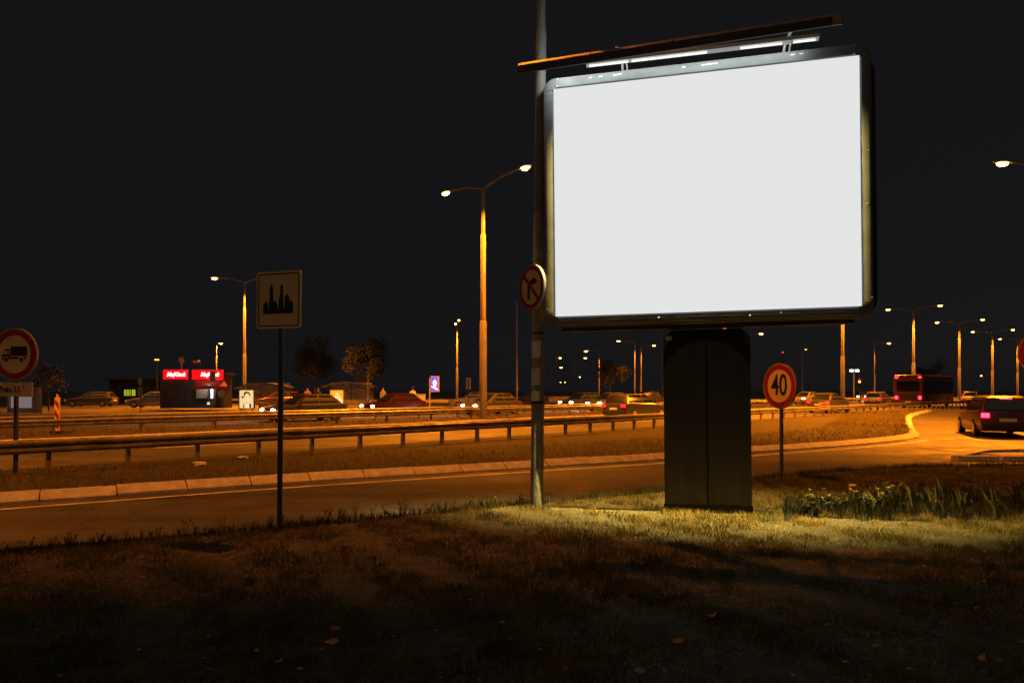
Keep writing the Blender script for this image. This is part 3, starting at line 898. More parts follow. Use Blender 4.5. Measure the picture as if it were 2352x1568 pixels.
# near-side row further right: the bright lantern at the right edge
def lamp_from_px(lx, ly_, px, H, label, power=LAMP_W, lens=None, group=None, m=None, r0=.11, size=1.0, d=None):
    """single-arm lamp: lantern seen at lx,ly_, pole at px"""
    d = d or (H + .25 - EYE) * FPX / (HY - ly_)
    base = at(px, HY, d); base.z = -0.1
    off = (lx - px) / FPX * d
    ang = 0.0 if off > 0 else math.pi
    ln = max(0.6, min(abs(off), 3.2)) - .28 * size
    return lamp_post(base, label, H, ((ang, max(.3, ln), 0.3),), r0, power, lens, group, m, size)
lamp_from_px(2306, 370, 2390, 12.3, 'very bright street lantern high at the right edge of the view', power=LAMP_W * 3.6, d=33, size=1.3, r0=.16)
GF = 'far street lamps beyond the road'
lamp_post(st(67.5, 29.5, -0.1), 'double-armed lamp behind the city skyline sign', 12.4, ((R(180), 2.55, .5), (R(0), 2.55, .5)), .17, LAMP_W * 1.3, group=GF, size=1.4)
lamp_post(at(1050, 915, 113), 'double-armed lamp between the blue screen and the tallest lamp', 12.4, ((R(100), 2.4, .4), (R(-80), 2.4, .4)), .2, LAMP_W, group=GF, size=1.5)
far = [(506, 786, 497, 10, 'single lamp standing above the red kiosk signs'),
       (1341, 804, 1377, 11, 'single-armed lamp left of the pillar, brightest in the cluster under the billboard'),
       (1418, 781, 1459, 11, 'single-armed lamp under the middle of the billboard, left of the dark pillar'),
       (1501, 791, 1472, 11, 'single-armed lamp close to the left edge of the dark pillar'),
       (1351, 820, 1319, 11, 'lamp directly below the brightest one in the cluster left of the pillar'),
       (1286, 820, 1278, 13, 'lamp on the tall thin pole right of the sticker-covered pole'),
       (1295, 842, 1266, 9, 'low lamp just right of the sticker-covered pole'),
       (1332, 864, 1345, 9, 'bright low lamp above the headlights left of the pillar'),
       (1287, 876, 1279, 8, 'lowest left lamp of the cluster beside the sticker-covered pole'),
       (1298, 876, 1304, 8, 'lowest right lamp of the pair beside the sticker-covered pole'),
       (1747, 764, 1715, 11, 'lamp showing just right of the pillar under the billboard'),
       (2041, 786, 2008, 11, 'single lamp below the receding row at right'),
       (2258, 861, 2258, 9, 'small low lamp far right above the junction')]
for lx, ly_, px, H, lab in far:
    dd = (H + .25 - EYE) * FPX / (HY - ly_)
    lamp_from_px(lx, ly_, px, H, lab, LAMP_W * (1.0 if dd < 200 else 0.0), group=GF, r0=min(.2, .10 + dd * .0006), size=1.5 if dd < 160 else 2.0)
lamp_from_px(1475, 750, 1521, 12, 'unlit street lamp whose pole touches the left edge of the pillar', 0, M_BULBD, r0=.13, size=1.2)
lamp_from_px(1848, 800, 1843, 9, 'dim small lamp on a thin pole right of the 40 sign', 0, M_AMB, r0=.09)
# bare old pole and bare poles
def bare_pole(px, top, d, label, r_=.09):
    b = at(px, HY, d); b.z = -.1
    H = EYE - (top - HY) / FPX * d
    root = thing('utility_pole', b, 0, label, 'pole')
    mb = MB(); mb.tube([(0, 0, 0), (0, 0, H)], [r_, r_ * .6], 10); mb.build('mast', M_GALV, root, True)
    mb = MB(); mb.tube([(0, 0, H), (0, 0, H + .08)], [r_ * .8, r_ * .2], 10); mb.build('cap', M_GALV, root, True)
    return root
bare_pole(1187, 690, 64, 'thin unlit pole left of the sticker-covered lamp pole')

# ------------------------------------------------------------------ road signs
def road_sign_post(root, h, r_=.03):
    mb = MB(); mb.tube([(0, .035, -.2), (0, .035, h)], r_, 14); mb.build('post', M_POST, root, True)
    mb = MB(); mb.tube([(0, .035, h), (0, .035, h + .012)], r_ * 1.12, 14); mb.build('post_cap', M_PLASTIC, root, True)
def clamps(root, zs, r_=.03):
    for z in zs:
        mb = MB(); mb.box((0, .035, z), (r_ * 2 + .05, .075, .035)); mb.build('clamp', M_GALV, root)
def round_face(root, cz, rad, ring=.15, face=M_SIGNY):
    mb = MB(); mb.prism(disc(rad, 48, 0, cz), -0.012, 0.0); mb.build('plate', face, root)
    mb = MB(); mb.ring(rad - .008, rad + .004, -.014, .022, 0, cz, 48); mb.build('rim', M_BACK, root)
    mb = MB(); mb.ring(rad * (1 - ring * 2 - .02), rad * .955, -.0155, -.0122, 0, cz, 48); mb.build('red_ring', M_SIGNR, root)

# 40 speed limit
d = 11.55
b = at(1791, 1095, d); b.z = 0
cz = EYE - (885 - HY) / FPX * d; rad = 52 / FPX * d
s40 = thing('speed_limit_sign', b, R(-69), 'round red-rimmed 40 speed limit sign on a thin post', 'road sign')
road_sign_post(s40, cz + rad * .8); clamps(s40, (cz - .2, cz + .2)); round_face(s40, cz, rad, .125)
lettering('40', rad * 1.32, M_SIGNK, s40, (0, -.0145, cz), 'numerals', bold=.014 * rad, sx=0.74, extrude=.0015)

# truck ban with plate
d = 12.55
b = at(32, 1085, d); b.z = -0.02
cz = EYE - (810 - HY) / FPX * d; rad = 60 / FPX * d
tr = thing('truck_ban_sign', b, R(-4), 'round red-rimmed truck ban sign with weight plate at the left edge', 'road sign')
tr.rotation_euler = (0, R(.6), R(-10))
road_sign_post(tr, cz + rad * .8, .04); clamps(tr, (cz - .25, cz + .25), .04); round_face(tr, cz, rad, .125)
k = rad
mb = MB()
mb.prism([(-.16 * k, cz - .06 * k), (.56 * k, cz - .06 * k), (.56 * k, cz + .30 * k), (-.16 * k, cz + .30 * k)], -.0155, -.0122)
mb.prism([(-.53 * k, cz - .22 * k), (-.20 * k, cz - .22 * k), (-.20 * k, cz + .20 * k), (-.42 * k, cz + .20 * k), (-.49 * k, cz + .02 * k), (-.53 * k, cz - .02 * k)], -.0155, -.0122)
mb.prism([(-.20 * k, cz - .17 * k), (.50 * k, cz - .17 * k), (.50 * k, cz - .10 * k), (-.20 * k, cz - .10 * k)], -.0155, -.0122)
mb.build('truck_symbol', M_SIGNK, tr)
for a_, c_ in ((-.47, -.36), (-.34, -.25)):
    mb = MB(); mb.prism([(a_ * k, cz + .0 * k), (c_ * k, cz + .0 * k), (c_ * k, cz + .14 * k), ((a_ + .05) * k, cz + .14 * k)], -.0165, -.0157); mb.build('cab_window', M_SIGNY, tr)
for wx in (-.36, .32):
    mb = MB(); mb.ring(.085 * k, .125 * k, -.0172, -.0167, wx * k, cz - .20 * k, 20); mb.build('wheel_gap', M_SIGNY, tr)
    mb = MB(); mb.prism(disc(.085 * k, 18, wx * k, cz - .20 * k), -.0175, -.0157); mb.build('wheel_symbol', M_SIGNK, tr)
z1, z0 = EYE - (874 - HY) / FPX * d, EYE - (907 - HY) / FPX * d
mb = MB(); mb.prism(rrect(-.44, z0, .38, z1, .02), -.012, 0); pl = mb.build('weight_plate', M_SIGNY, tr)
lettering('Preko 3.5', .155, M_SIGNK, pl, (-.09, -.0145, (z0 + z1) / 2 - .005), bold=.003, sx=.72, extrude=.0015)
lettering('T', .10, M_SIGNK, pl, (.205, -.0145, (z0 + z1) / 2 + .04), bold=.002, sx=.9, extrude=.0015)

# city skyline sign
d = 7.4
b = at(636, 1215, d); b.z = 0
W_, H_ = 0.60, 0.62
cs = thing('city_sign', b, R(-38), 'square sign with black city skyline on a slim dark post', 'road sign')
cs.rotation_euler = (0, R(0.7), R(-22))
cz = EYE - (688 - HY) / FPX * d
mb = MB(); mb.tube([(0, .04, -.2), (0, .04, cz + .24)], .029, 14); mb.build('post', M_POST, cs, True)
clamps(cs, (cz - .2, cz + .2))
mb = MB(); mb.prism(rrect(-W_ / 2, cz - H_ / 2, W_ / 2, cz + H_ / 2, .035), -.012, 0); mb.build('plate', M_SIGNY, cs)
# black border line as a thin frame of four bars and rounded joints
out_, inn_ = rrect(-W_ / 2 + .024, cz - H_ / 2 + .024, W_ / 2 - .024, cz + H_ / 2 - .024, .03), rrect(-W_ / 2 + .036, cz - H_ / 2 + .036, W_ / 2 - .036, cz + H_ / 2 - .036, .024)
n = len(out_)
mb = MB(); mb.add([(p[0], -.0135, p[1]) for p in out_] + [(p[0], -.0135, p[1]) for p in inn_], [(i, (i + 1) % n, (i + 1) % n + n, i + n) for i in range(n)]); mb.build('border', M_SIGNK, cs)
sky = [(.16, .26), (.83, .26), (.83, .43), (.79, .50), (.75, .44), (.745, .54), (.70, .60), (.645, .54), (.645, .36), (.625, .36), (.61, .50), (.605, .65), (.60, .76), (.545, .76), (.54, .55), (.515, .55), (.505, .33), (.49, .33), (.48, .42), (.43, .50), (.40, .47), (.385, .51), (.37, .73), (.34, .79), (.31, .73), (.305, .50), (.29, .49), (.29, .33), (.275, .33), (.27, .43), (.22, .49), (.16, .41)]
mb = MB(); mb.prism([(-W_ / 2 + u * W_, cz - H_ / 2 + v * H_) for u, v in sky], -.0145, -.0122); mb.build('skyline', M_SIGNK, cs)

# no right turn, clamped to the lamp pole
d = 8.62
cz = EYE - (659 - HY) / FPX * d; rad = 51 / FPX * d
b = at(1222, 659, d); 
nr = thing('no_right_turn_sign', (b.x, b.y, b.z), R(-58), 'round no-right-turn sign clamped to the tall lamp pole', 'road sign')
round_face(nr, 0, rad, .10)
k = rad
mb = MB(); mb.box((.02, .05, .12), (.10, .10, .03)); mb.box((.02, .05, -.12), (.10, .10, .03)); mb.build('clamp', M_GALV, nr)
mb = MB(); mb.prism([(-.30 * k, -.55 * k), (-.12 * k, -.55 * k), (-.12 * k, .02 * k), (-.07 * k, .11 * k), (.02 * k, .15 * k), (.16 * k, .15 * k), (.16 * k, .05 * k), (.50 * k, .245 * k), (.16 * k, .44 * k), (.16 * k, .34 * k), (-.03 * k, .34 * k), (-.20 * k, .25 * k), (-.30 * k, .08 * k)], -.0145, -.0122); mb.build('arrow', M_SIGNK, nr)
rt = Matrix.Rotation(R(45), 3, 'Y')
mb = MB(); mb.box((0, -.0163, 0), (1.62 * k, .0015, .17 * k), rt); mb.build('red_slash', M_SIGNR, nr)

# sign at the right edge, only its rim in view
d = 12.2
b = at(2396, 1085, d); b.z = 0
rs = thing('round_sign', b, R(-60), 'round red-rimmed sign cut off by the right edge of the view', 'road sign')
cz = EYE - (808 - HY) / FPX * d
road_sign_post(rs, cz + .3, .035); clamps(rs, (cz - .2, cz + .2), .035); round_face(rs, cz, .40, .125)
mb = MB(); mb.box((.13, .04, cz + .02), (.02, .07, .3)); mb.build('mounting_rail', M_GALV, rs)

# kilometre plate by the guard rail
p = st(14.9, 40.0, -.02)
km = thing('distance_marker', p, R(-50), 'small square number plate by the guard rail right of the 40 sign', 'road sign')
cz = EYE - (930 - HY) / FPX * p.y
mb = MB(); mb.tube([(0, .03, 0), (0, .03, cz)], .02, 8); mb.build('post', M_POST, km)
mb = MB(); mb.prism(rrect(-.30, cz - .21, .30, cz + .21, .02), -.01, 0); pl = mb.build('plate', M_SIGNY, km)
o = lettering('15', .30, M_SIGNK, pl, (0, -.013, cz), extrude=.0015, bold=.003); o.rotation_euler = (0, R(-90), 0)

# striped hazard panel on the median
b = at(131, 990, 24.5); b.z = -.06
hz = thing('hazard_panel', b, R(-28), 'upright red and white striped hazard panel standing on the median at left', 'hazard panel')
hz.rotation_euler = (0, R(1.2), R(-28))
hw = .15; z0, z1 = .10, 1.30
mb = MB(); mb.prism([(-hw, z0 + .03), (0, z0 - .07), (hw, z0 + .03), (hw, z1 - .02), (hw - .02, z1), (-hw + .02, z1), (-hw, z1 - .02)], -.02, .02); hp = mb.build('panel', M_SIGNY, hz)
for k in range(3):
    zc = .30 + k * .42
    lo_, hi_ = z0 + .06, z1 - .04
    poly = [(-hw + .02, min(hi_, zc + .16)), (-hw + .02, max(lo_, zc - .05)), (hw - .02, max(lo_, zc - .27)), (hw - .02, max(lo_ + .001, min(hi_, zc - .06)))]
    mb = MB(); mb.prism(poly, -.024, -.0205); mb.build('red_stripe', M_SIGNR, hp)
mb = MB(); mb.tube([(0, 0, z1), (0, 0, z1 + .10), (0, 0, z1 + .12)], [.035, .03, .015], 10); mb.build('top_knob', M_SIGNY, hz)
mb = MB(); mb.tube([(0, 0, -.0), (0, 0, .12)], .03, 8); mb.build('stem', M_PLASTIC, hz)
mb = MB(); mb.prism([(-.12, 0), (.62, 0), (.5, .10), (-.05, .12)], -.2, .2); mb.build('rubber_foot', M_PLASTIC, hz)

# ------------------------------------------------------------------ guard rails
def guard_rail(s_, t0, t1, spacing, per, top, zg, label, fade=0, beam_h=.26, face=1):
    root = thing('guard_rail', (0, 0, 0), 0, label, 'guard rail')
    L_ = spacing * per
    prof = [(.0, top), (-.012, top - .02), (-.07, top - .05), (-.07, top - .085), (-.005, top - beam_h / 2 + .015), (-.005, top - beam_h / 2 - .015), (-.07, top - beam_h + .085), (-.07, top - beam_h + .05), (-.012, top - beam_h + .02), (0, top - beam_h)]
    mb = MB(); n = len(prof)
    l = L_ / 2 + .12
    vs_ = [(x, face * a, b) for x in (-l, l) for a, b in prof] + [(x, face * a + .006, b) for x in (-l, l) for a, b in prof]
    mb.add(vs_, [(i, i + 1, i + 1 + n, i + n) for i in range(n - 1)] + [(2 * n + i, 2 * n + i + n, 2 * n + i + 1 + n, 2 * n + i + 1) for i in range(n - 1)])
    bproto = pproto = sproto = cproto = None
    t = t0
    i = 0
    while t < t1:
        p = st(s_, t, 0)
        # post
        if pproto is None:
            m_ = MB(); m_.box((0, .10, (top - .06 + zg) / 2 - .05), (.012, .10, top - .06 - zg + .1)); m_.box((.035, .145, (top - .06 + zg) / 2 - .05), (.07, .012, top - .06 - zg + .1)); m_.box((.035, .055, (top - .06 + zg) / 2 - .05), (.07, .012, top - .06 - zg + .1))
            pproto = m_.build('post', M_RAIL, root); o = pproto
            m_ = MB(); m_.box((.03, .025, top - beam_h / 2), (.09, .05, .12)); sproto = m_.build('spacer', M_RAIL, root); q = sproto
            m_ = MB(); m_.tube([(.03, -.0, top - beam_h / 2), (.03, -.03, top - beam_h / 2)], .02, 6); cproto = m_.build('bolt', M_PLASTIC, root); c = cproto
        else:
            o = share(pproto, root); q = share(sproto, root); c = share(cproto, root)
        for z_ in (o, q, c):
            z_.location = p; z_.rotation_euler = (0, 0, R(45))
        o.rotation_euler = (random.uniform(-.02, .02), random.uniform(-.015, .015), R(45))
        if i % per == 0:
            pc = st(s_, t + L_ / 2 - spacing / 2, random.uniform(-.008, .008))
            if bproto is None:
                bproto = mb.build('beam', M_RAIL, root, True); o = bproto
            else:
                o = share(bproto, root)
            o.location = pc; o.rotation_euler = (0, 0, R(45))
        t += spacing; i += 1
    return root
guard_rail(15.3, 2.91 - 1.37 * 5, 84, 1.37, 3, .58, -.04, 'nearest long steel guard rail beyond the slip road kerb')
guard_rail(28.3, 2.75, 110, 2.8, 2, .50, -.08, 'middle steel guard rail along the near side of the median')
guard_rail(30.2, 3.4, 110, 2.8, 2, .56, -.08, 'farthest steel guard rail along the far side of the median', beam_h=.28)

# ------------------------------------------------------------------ vehicles
CAR_CACHE = {}
def loft(mb, stations, closed=True, mi=0):
    n = len(stations[0])
    k = len(mb.v)
    for sct in stations:
        mb.v.extend([tuple(p) for p in sct])
    for i in range(len(stations) - 1):
        for j in range(n):
            j2 = (j + 1) % n
            mb.f.append((k + i * n + j, k + i * n + j2, k + (i + 1) * n + j2, k + (i + 1) * n + j)); mb.m.append(mi)
    mb.f.append(tuple(k + j for j in reversed(range(n)))); mb.m.append(mi)
    e = k + (len(stations) - 1) * n
    mb.f.append(tuple(e + j for j in range(n))); mb.m.append(mi)

def car(name, base, heading, colour, label, front='off', rear='off', group=None, L=4.25, estate=False):
    root = thing(name, base, heading, label, 'car', group)
    m = mat('car_paint_%.2f_%.2f_%.2f' % colour, colour, 0.28, 0.35, spec=0.6)
    key = (L, estate)
    if key not in CAR_CACHE:
        W2 = .86
        def sec(x, zb, zt, hw):
            r_ = .07
            return [(x, -hw + .05, zb), (x, -hw, zb + .12), (x, -hw - .01, (zb + zt) / 2), (x, -hw + .02, zt - r_), (x, -hw + .11, zt), (x, 0, zt + .03), (x, hw - .11, zt), (x, hw - .02, zt - r_), (x, hw + .01, (zb + zt) / 2), (x, hw, zb + .12), (x, hw - .05, zb)]
        h = L / 2
        body = MB()
        loft(body, [sec(-h, .38, .80, .70), sec(-h + .06, .26, .92, .78), sec(-h + .5, .20, .96, W2), sec(-.5, .18, .93, W2), sec(.6, .18, .92, W2), sec(h - .9, .19, .86, W2), sec(h - .25, .21, .74, .80), sec(h - .04, .26, .64, .74), sec(h, .34, .56, .66)])
        cab = MB()
        rb = -h + (.10 if estate else .30); rt_ = -h + (.35 if estate else .85)
        def csec(z, x0, x1, hw):
            return [(x0, -hw + .08, z), (x0, hw - .08, z), (x0 + .12, hw, z), (x1 - .18, hw, z), (x1, hw - .12, z), (x1, -hw + .12, z), (x1 - .18, -hw, z), (x0 + .12, -hw, z)]
        loft(cab, [csec(.90, rb, .95, .78), csec(1.15, (rb + rt_) / 2 + .02, .60, .71), csec(1.39, rt_, .18, .62), csec(1.45, rt_ + .12, .02, .50)])
        gl = {}
        side = MB()
        for sg in (-1, 1):
            pass
        CAR_CACHE[key] = dict(body=body.mesh('body'), cab=cab.mesh('cabin'), rb=rb, rt=rt_, h=h)
    cc = CAR_CACHE[key]; h, rb, rt_ = cc['h'], cc['rb'], cc['rt']
    def part(nm, me, mm, parent):
        me = me.copy(); me.materials.append(mm)
        me.polygons.foreach_set('use_smooth', [True] * len(me.polygons))
        try: me.set_sharp_from_angle(angle=R(35))
        except Exception: pass
        o = bpy.data.objects.new(nm, me); COL.objects.link(o); o.parent = parent; return o
    part('body', cc['body'], m, root); part('cabin', cc['cab'], m, root)
    # windows: lie just outside the cabin faces
    def quad(nm, pts4, mm, off):
        a, b_, c, d_ = [Vector(p) for p in pts4]
        nrm = (b_ - a).cross(d_ - a).normalized() * off
        mb = MB(); mb.add([a + nrm, b_ + nrm, c + nrm, d_ + nrm], [(0, 1, 2, 3)]); return mb.build(nm, mm, root)
    def lerp(a, b_, u): return a + (b_ - a) * u
    for sg in (-1, 1):
        zl, zh = .96, 1.37
        yl, yh = sg * (.763 + .006), sg * (.627 + .006)
        xr0, xr1 = rb + .30, rt_ + .17
        xf0, xf1 = .68, .10
        xm = -.42
        o1 = [(xr0, yl, zl), (xm - .04, yl, zl), (xm - .04, yh, zh), (xr1, yh, zh)]
        o2 = [(xm + .04, yl, zl), (xf0, yl, zl), (xf1 - .05, yh, zh), (xm + .04, yh, zh)]
        for w4 in (o1, o2):
            mb = MB(); mb.add(w4, [(0, 1, 2, 3)]); mb.build('side_window', M_GLASS, root)
        mb = MB(); mb.box((.62, sg * .90, .98), (.10, .16, .11)); mb.build('mirror', m, root)
        mb = MB(); mb.box((-.30, sg * .873, .80), (.16, .016, .025)); mb.build('door_handle', M_PLASTIC, root)
    mb = MB(); mb.add([(.935, -.62, .95), (.935, .62, .95), (.22, .47, 1.38), (.22, -.47, 1.38)], [(0, 1, 2, 3)])
    o = mb.build('windscreen', M_GLASS, root); o.location.x = .02
    mb = MB(); mb.add([(rb + .02, -.66, .97), (rb + .02, .66, .97), (rt_, .51, 1.37), (rt_, -.51, 1.37)], [(0, 1, 2, 3)])
    o = mb.build('rear_window', M_GLASS, root); o.location.x = -.025
    for sx in (h - .80, -h + .78):
        for sg in (-1, 1):
            mb = MB(); mb.tube([(sx, sg * .70, .31), (sx, sg * .885, .31)], .31, 22); ty = mb.build('tyre', M_TYRE, root, True)
            mb = MB(); mb.tube([(sx, sg * .86, .31), (sx, sg * .893, .31)], .20, 16); mb.build('rim', M_RIM, ty, True)
    for sg in (-1, 1):
        mh = M_HEAD if front == 'on' else M_HEADOFF
        mb = MB(); N = 10
        mb.prism([(sg * .60 + .16 * math.cos(a) * 1.0, .62 + .075 * math.sin(a)) for a in [2 * math.pi * j / N for j in range(N)]], -.03, .05)
        for i, v in enumerate(mb.v): mb.v[i] = (h - .06 - v[1] * -1 * 1.0 + .0, v[0], v[2])
        hl = mb.build('headlight', mh, root, True)
        if front == 'on':
            l = bpy.data.lights.new('headlight_beam', 'SPOT'); l.energy = 260; l.color = (1, .90, .72); l.spot_size = R(70); l.spot_blend = .8; l.shadow_soft_size = .06
            lo = bpy.data.objects.new('headlight_beam', l); COL.objects.link(lo); lo.parent = hl; lo.location = (h + .12, sg * .60, .62)
            lo.rotation_euler = Vector((1, 0, -.07)).to_track_quat('-Z', 'Y').to_euler()
        mt = {'on': M_TAIL, 'brake': M_BRAKE, 'off': M_TAILOFF}[rear]
        mb = MB(); mb.box((-h - .0, sg * .66, .78), (.10, .22, .15)); mb.build('tail_light', mt, root)
    mb = MB(); mb.box((-h - .012, 0, .62), (.03, .50, .11)); mb.build('number_plate', M_PLATE, root)
    mb = MB(); mb.box((h - .01, 0, .42), (.05, .48, .10)); mb.build('number_plate', M_PLATE, root)
    mb = MB(); mb.box((-h - .0, 0, .40), (.12, 1.46, .16)); mb.build('rear_bumper', M_PLASTIC, root)
    mb = MB(); mb.box((h - .05, 0, .33), (.14, 1.38, .14)); mb.build('front_grille', M_PLASTIC, root)
    if rear == 'brake':
        mb = MB(); mb.box((rt_ - .03, 0, 1.36), (.04, .34, .03)); mb.build('high_brake_light', M_BRAKE, root)
    return root

HA, HT = R(45), R(225)   # away / towards
zr = Z_ROAD - .004
GT = 'cars coming along the far carriageway with headlights lit'
cars_far = [(33.6, 700, (.04, .04, .05), 'oncoming black car with headlights lit right of the city sign post'),
            (37.4, 905, (.05, .012, .012), 'oncoming dark red car with headlights lit left of the blue screen'),
            (33.6, 1130, (.09, .09, .10), 'oncoming dark grey car with headlights lit at the foot of the tallest lamp'),
            (33.8, 1400, (.12, .12, .12), 'oncoming grey car with bright headlights left of the dark pillar'),
            (37.4, 1335, (.05, .07, .12), 'oncoming dark blue car with headlights lit under the lamp cluster'),
            (33.8, 1850, (.30, .30, .31), 'oncoming car with headlights lit beside the 40 sign'),
            (37.4, 1990, (.10, .10, .11), 'oncoming dark car with headlights lit left of the receding lamp row'),
            (33.8, 2120, (.42, .42, .40), 'oncoming car with headlights lit under the receding lamp row'),
            (37.4, 2215, (.2, .2, .2), 'farthest oncoming car with headlights lit near the right edge')]
for s_, px, c, lab in cars_far:
    p = st(s_, t_of(px, s_), zr)
    car('car', p, HT, c, lab, front='on', group=GT, estate=random.random() < .4)
GN = 'cars driving away on the near carriageway with red tail lamps'
cars_near = [(19.0, 1905, (.10, .10, .11), 'dark car driving away with red tail lamps just right of the 40 sign'),
             (22.7, 2020, (.40, .39, .38), 'silver car driving away with red tail lamps in the inner lane'),
             (19.0, 2235, (.25, .25, .26), 'far grey car driving away with red tail lamps near the junction'),
             (22.7, 1460, (.05, .05, .06), 'black car driving away with red tail lamps left of the pillar')]
for s_, px, c, lab in cars_near:
    p = st(s_, t_of(px, s_), zr)
    car('car', p, HA, c, lab, rear='on', group=GN, estate=random.random() < .5)
jp = at(2282, 960, 25.5); jp.z = Z_ROAD - .02
car('car', jp, R(66), (.06, .02, .025), 'nearest car braking at the junction with bright red lamps at right', rear='brake', estate=True)
# bus
def bus(base, heading, label):
    root = thing('bus', base, heading, label, 'bus')
    m = mat('bus_paint', (.16, .03, .025), .35, .1, col2=(.13, .025, .02), scale=1)
    L_, W2, H_ = 11.5, 1.25, 3.1
    mb = MB()
    def sec(x, k):
        pl_ = rrect(-W2 * k, .32, W2 * k, .32 + (H_ - .32) * (1 - (1 - k) * .4), .18, 4)
        return [(x, a, b_) for a, b_ in pl_]
    loft(mb, [sec(-L_ / 2, .94), sec(-L_ / 2 + .12, 1), sec(L_ / 2 - .2, 1), sec(L_ / 2, .92)])
    mb.build('body', m, root, True)
    for sg in (-1, 1):
        for k in range(7):
            mb = MB(); x0 = -5.2 + k * 1.5
            mb.prism(rrect(x0, 1.35, x0 + 1.38, 2.55, .08), sg * (W2 + .004), sg * (W2 + .008)); mb.build('side_window', M_GLASS, root)
        for x in (-3.2, 3.4):
            mb = MB(); mb.tube([(x, sg * .95, .48), (x, sg * 1.262, .48)], .48, 22); ty = mb.build('tyre', M_TYRE, root, True)
            mb = MB(); mb.tube([(x, sg * 1.2, .48), (x, sg * 1.272, .48)], .28, 14); mb.build('rim', M_RIM, ty, True)
        for z, hh in ((.95, .28), (2.84, .12)):
            mb = MB(); mb.box((-L_ / 2 - .01, sg * .98, z), (.05, .22, hh)); mb.build('tail_light', M_BRAKE, root)
    mb = MB(); mb.box((-L_ / 2 - .006, 0, 2.0), (.012, 1.9, .95)); mb.build('rear_window', M_GLASS, root)
    mb = MB(); mb.box((-L_ / 2 - .006, 0, 1.0), (.02, 1.3, .55)); mb.build('engine_cover', M_PLASTIC, root)
    mb = MB(); mb.box((L_ / 2 + .004, 0, 1.9), (.012, 2.0, 1.2)); mb.build('windscreen', M_GLASS, root)
    mb = MB(); mb.box((-L_ / 2 - .02, 0, .55), (.03, .5, .12)); mb.build('number_plate', M_PLATE, root)
    return root
bus(st(19.0, t_of(2125, 19.0), zr), HA, 'red bus driving away with high red tail lamps right of the billboard')

# ------------------------------------------------------------------ far side: kiosk, shelters, screens
zk = -0.03
kd = 58.0
def fx(px, d): return (px - CX) / FPX * d
def fz(py, d): return EYE - (py - HY) / FPX * d
kx = fx(445, kd)
ki = thing('kiosk', (kx, kd, zk), R(6), 'dark street kiosk with two lit red signs and an orange awning', 'kiosk')
def lx(px): return (px - 445) / FPX * kd
mb = MB(); mb.box((lx(440), 1.3, 1.45), (lx(512) - lx(372), 2.4, 2.9)); mb.build('wall', M_KIOSK, ki)
mb = MB(); mb.box((lx(440), 1.3, 2.96), (lx(520) - lx(366), 2.7, .12)); mb.build('roof', M_KIOSK, ki)
zs1, zs0 = fz(848, kd) - zk, fz(870, kd) - zk
for a, b_, tx, nm in ((380, 433, 'MojKiosk', 408), (443, 511, 'MojKiosk', 482)):
    mb = MB(); mb.prism(rrect(lx(a), zs0, lx(b_), zs1, .05), -.22, -.02); sg_ = mb.build('sign_box', M_ADR, ki)
    lettering(tx, .50, M_ADW, sg_, (lx(nm), -.232, (zs0 + zs1) / 2), shear=.35, bold=.018, sx=.78, extrude=.004)
mb = MB(); mb.box((lx(404), -.04, 1.0), (1.5, .06, 1.9)); mb.build('shutter', M_KIOSK, ki)
# awning
x0, x1 = lx(449), lx(512)
mb = MB()
za, zb = fz(872, kd) - zk, fz(886, kd) - zk
mb.add([(x0, -.05, za), (x1, -.05, za), (x1 + .7, -1.3, zb), (x0 + .35, -1.3, zb), (x0, -.05, za - .04), (x1, -.05, za - .04), (x1 + .7, -1.3, zb - .04), (x0 + .35, -1.3, zb - .04)],
       [(0, 1, 2, 3), (4, 7, 6, 5), (0, 4, 5, 1), (1, 5, 6, 2), (2, 6, 7, 3), (3, 7, 4, 0)])
aw = mb.build('awning', M_AWN, ki)
mb = MB(); mb.box(((x0 + x1) / 2 + .52, -1.31, zb - .13), (x1 - x0 + .36, .02, .22)); mb.build('valance', M_AWN, aw)
mb = MB(); mb.box((lx(464), -.10, 1.25), (lx(477) - lx(452), .05, fz(900, kd) - fz(922, kd))); mb.build('notice_board', M_BOARD, ki)
mb = MB(); mb.box((lx(484), -.30, 1.95), (.55, .3, .22)); mb.build('serving_lamp', M_COOL, ki)
mb = MB(); mb.prism(rrect(lx(486), .85, lx(491), 1.75, .03), -.42, -.36); mb.build('fridge_door', M_COOL, ki)
mb = MB(); mb.box((lx(488), -.2, 1.0), (.62, .3, 1.8)); mb.build('fridge', M_KIOSK, ki)
mb = MB(); mb.box((lx(482), -.40, .42), (.25, .1, .2)); mb.build('newspaper_rack', M_POSTERW, ki)
mb = MB(); mb.prism([(lx(508), zb - .9), (lx(516), zb - 1.0), (lx(525), zb - .35), (lx(504), zb - .35)], -1.0, -.95); mb.build('hanging_banner', M_BOARD, ki)
kl = bpy.data.lights.new('kiosk_counter_light', 'POINT'); kl.energy = 60; kl.color = (.8, .92, 1); kl.shadow_soft_size = .2
klo = bpy.data.objects.new('kiosk_counter_light', kl); COL.objects.link(klo); klo.parent = ki; klo.location = (lx(486), -.75, 2.0)
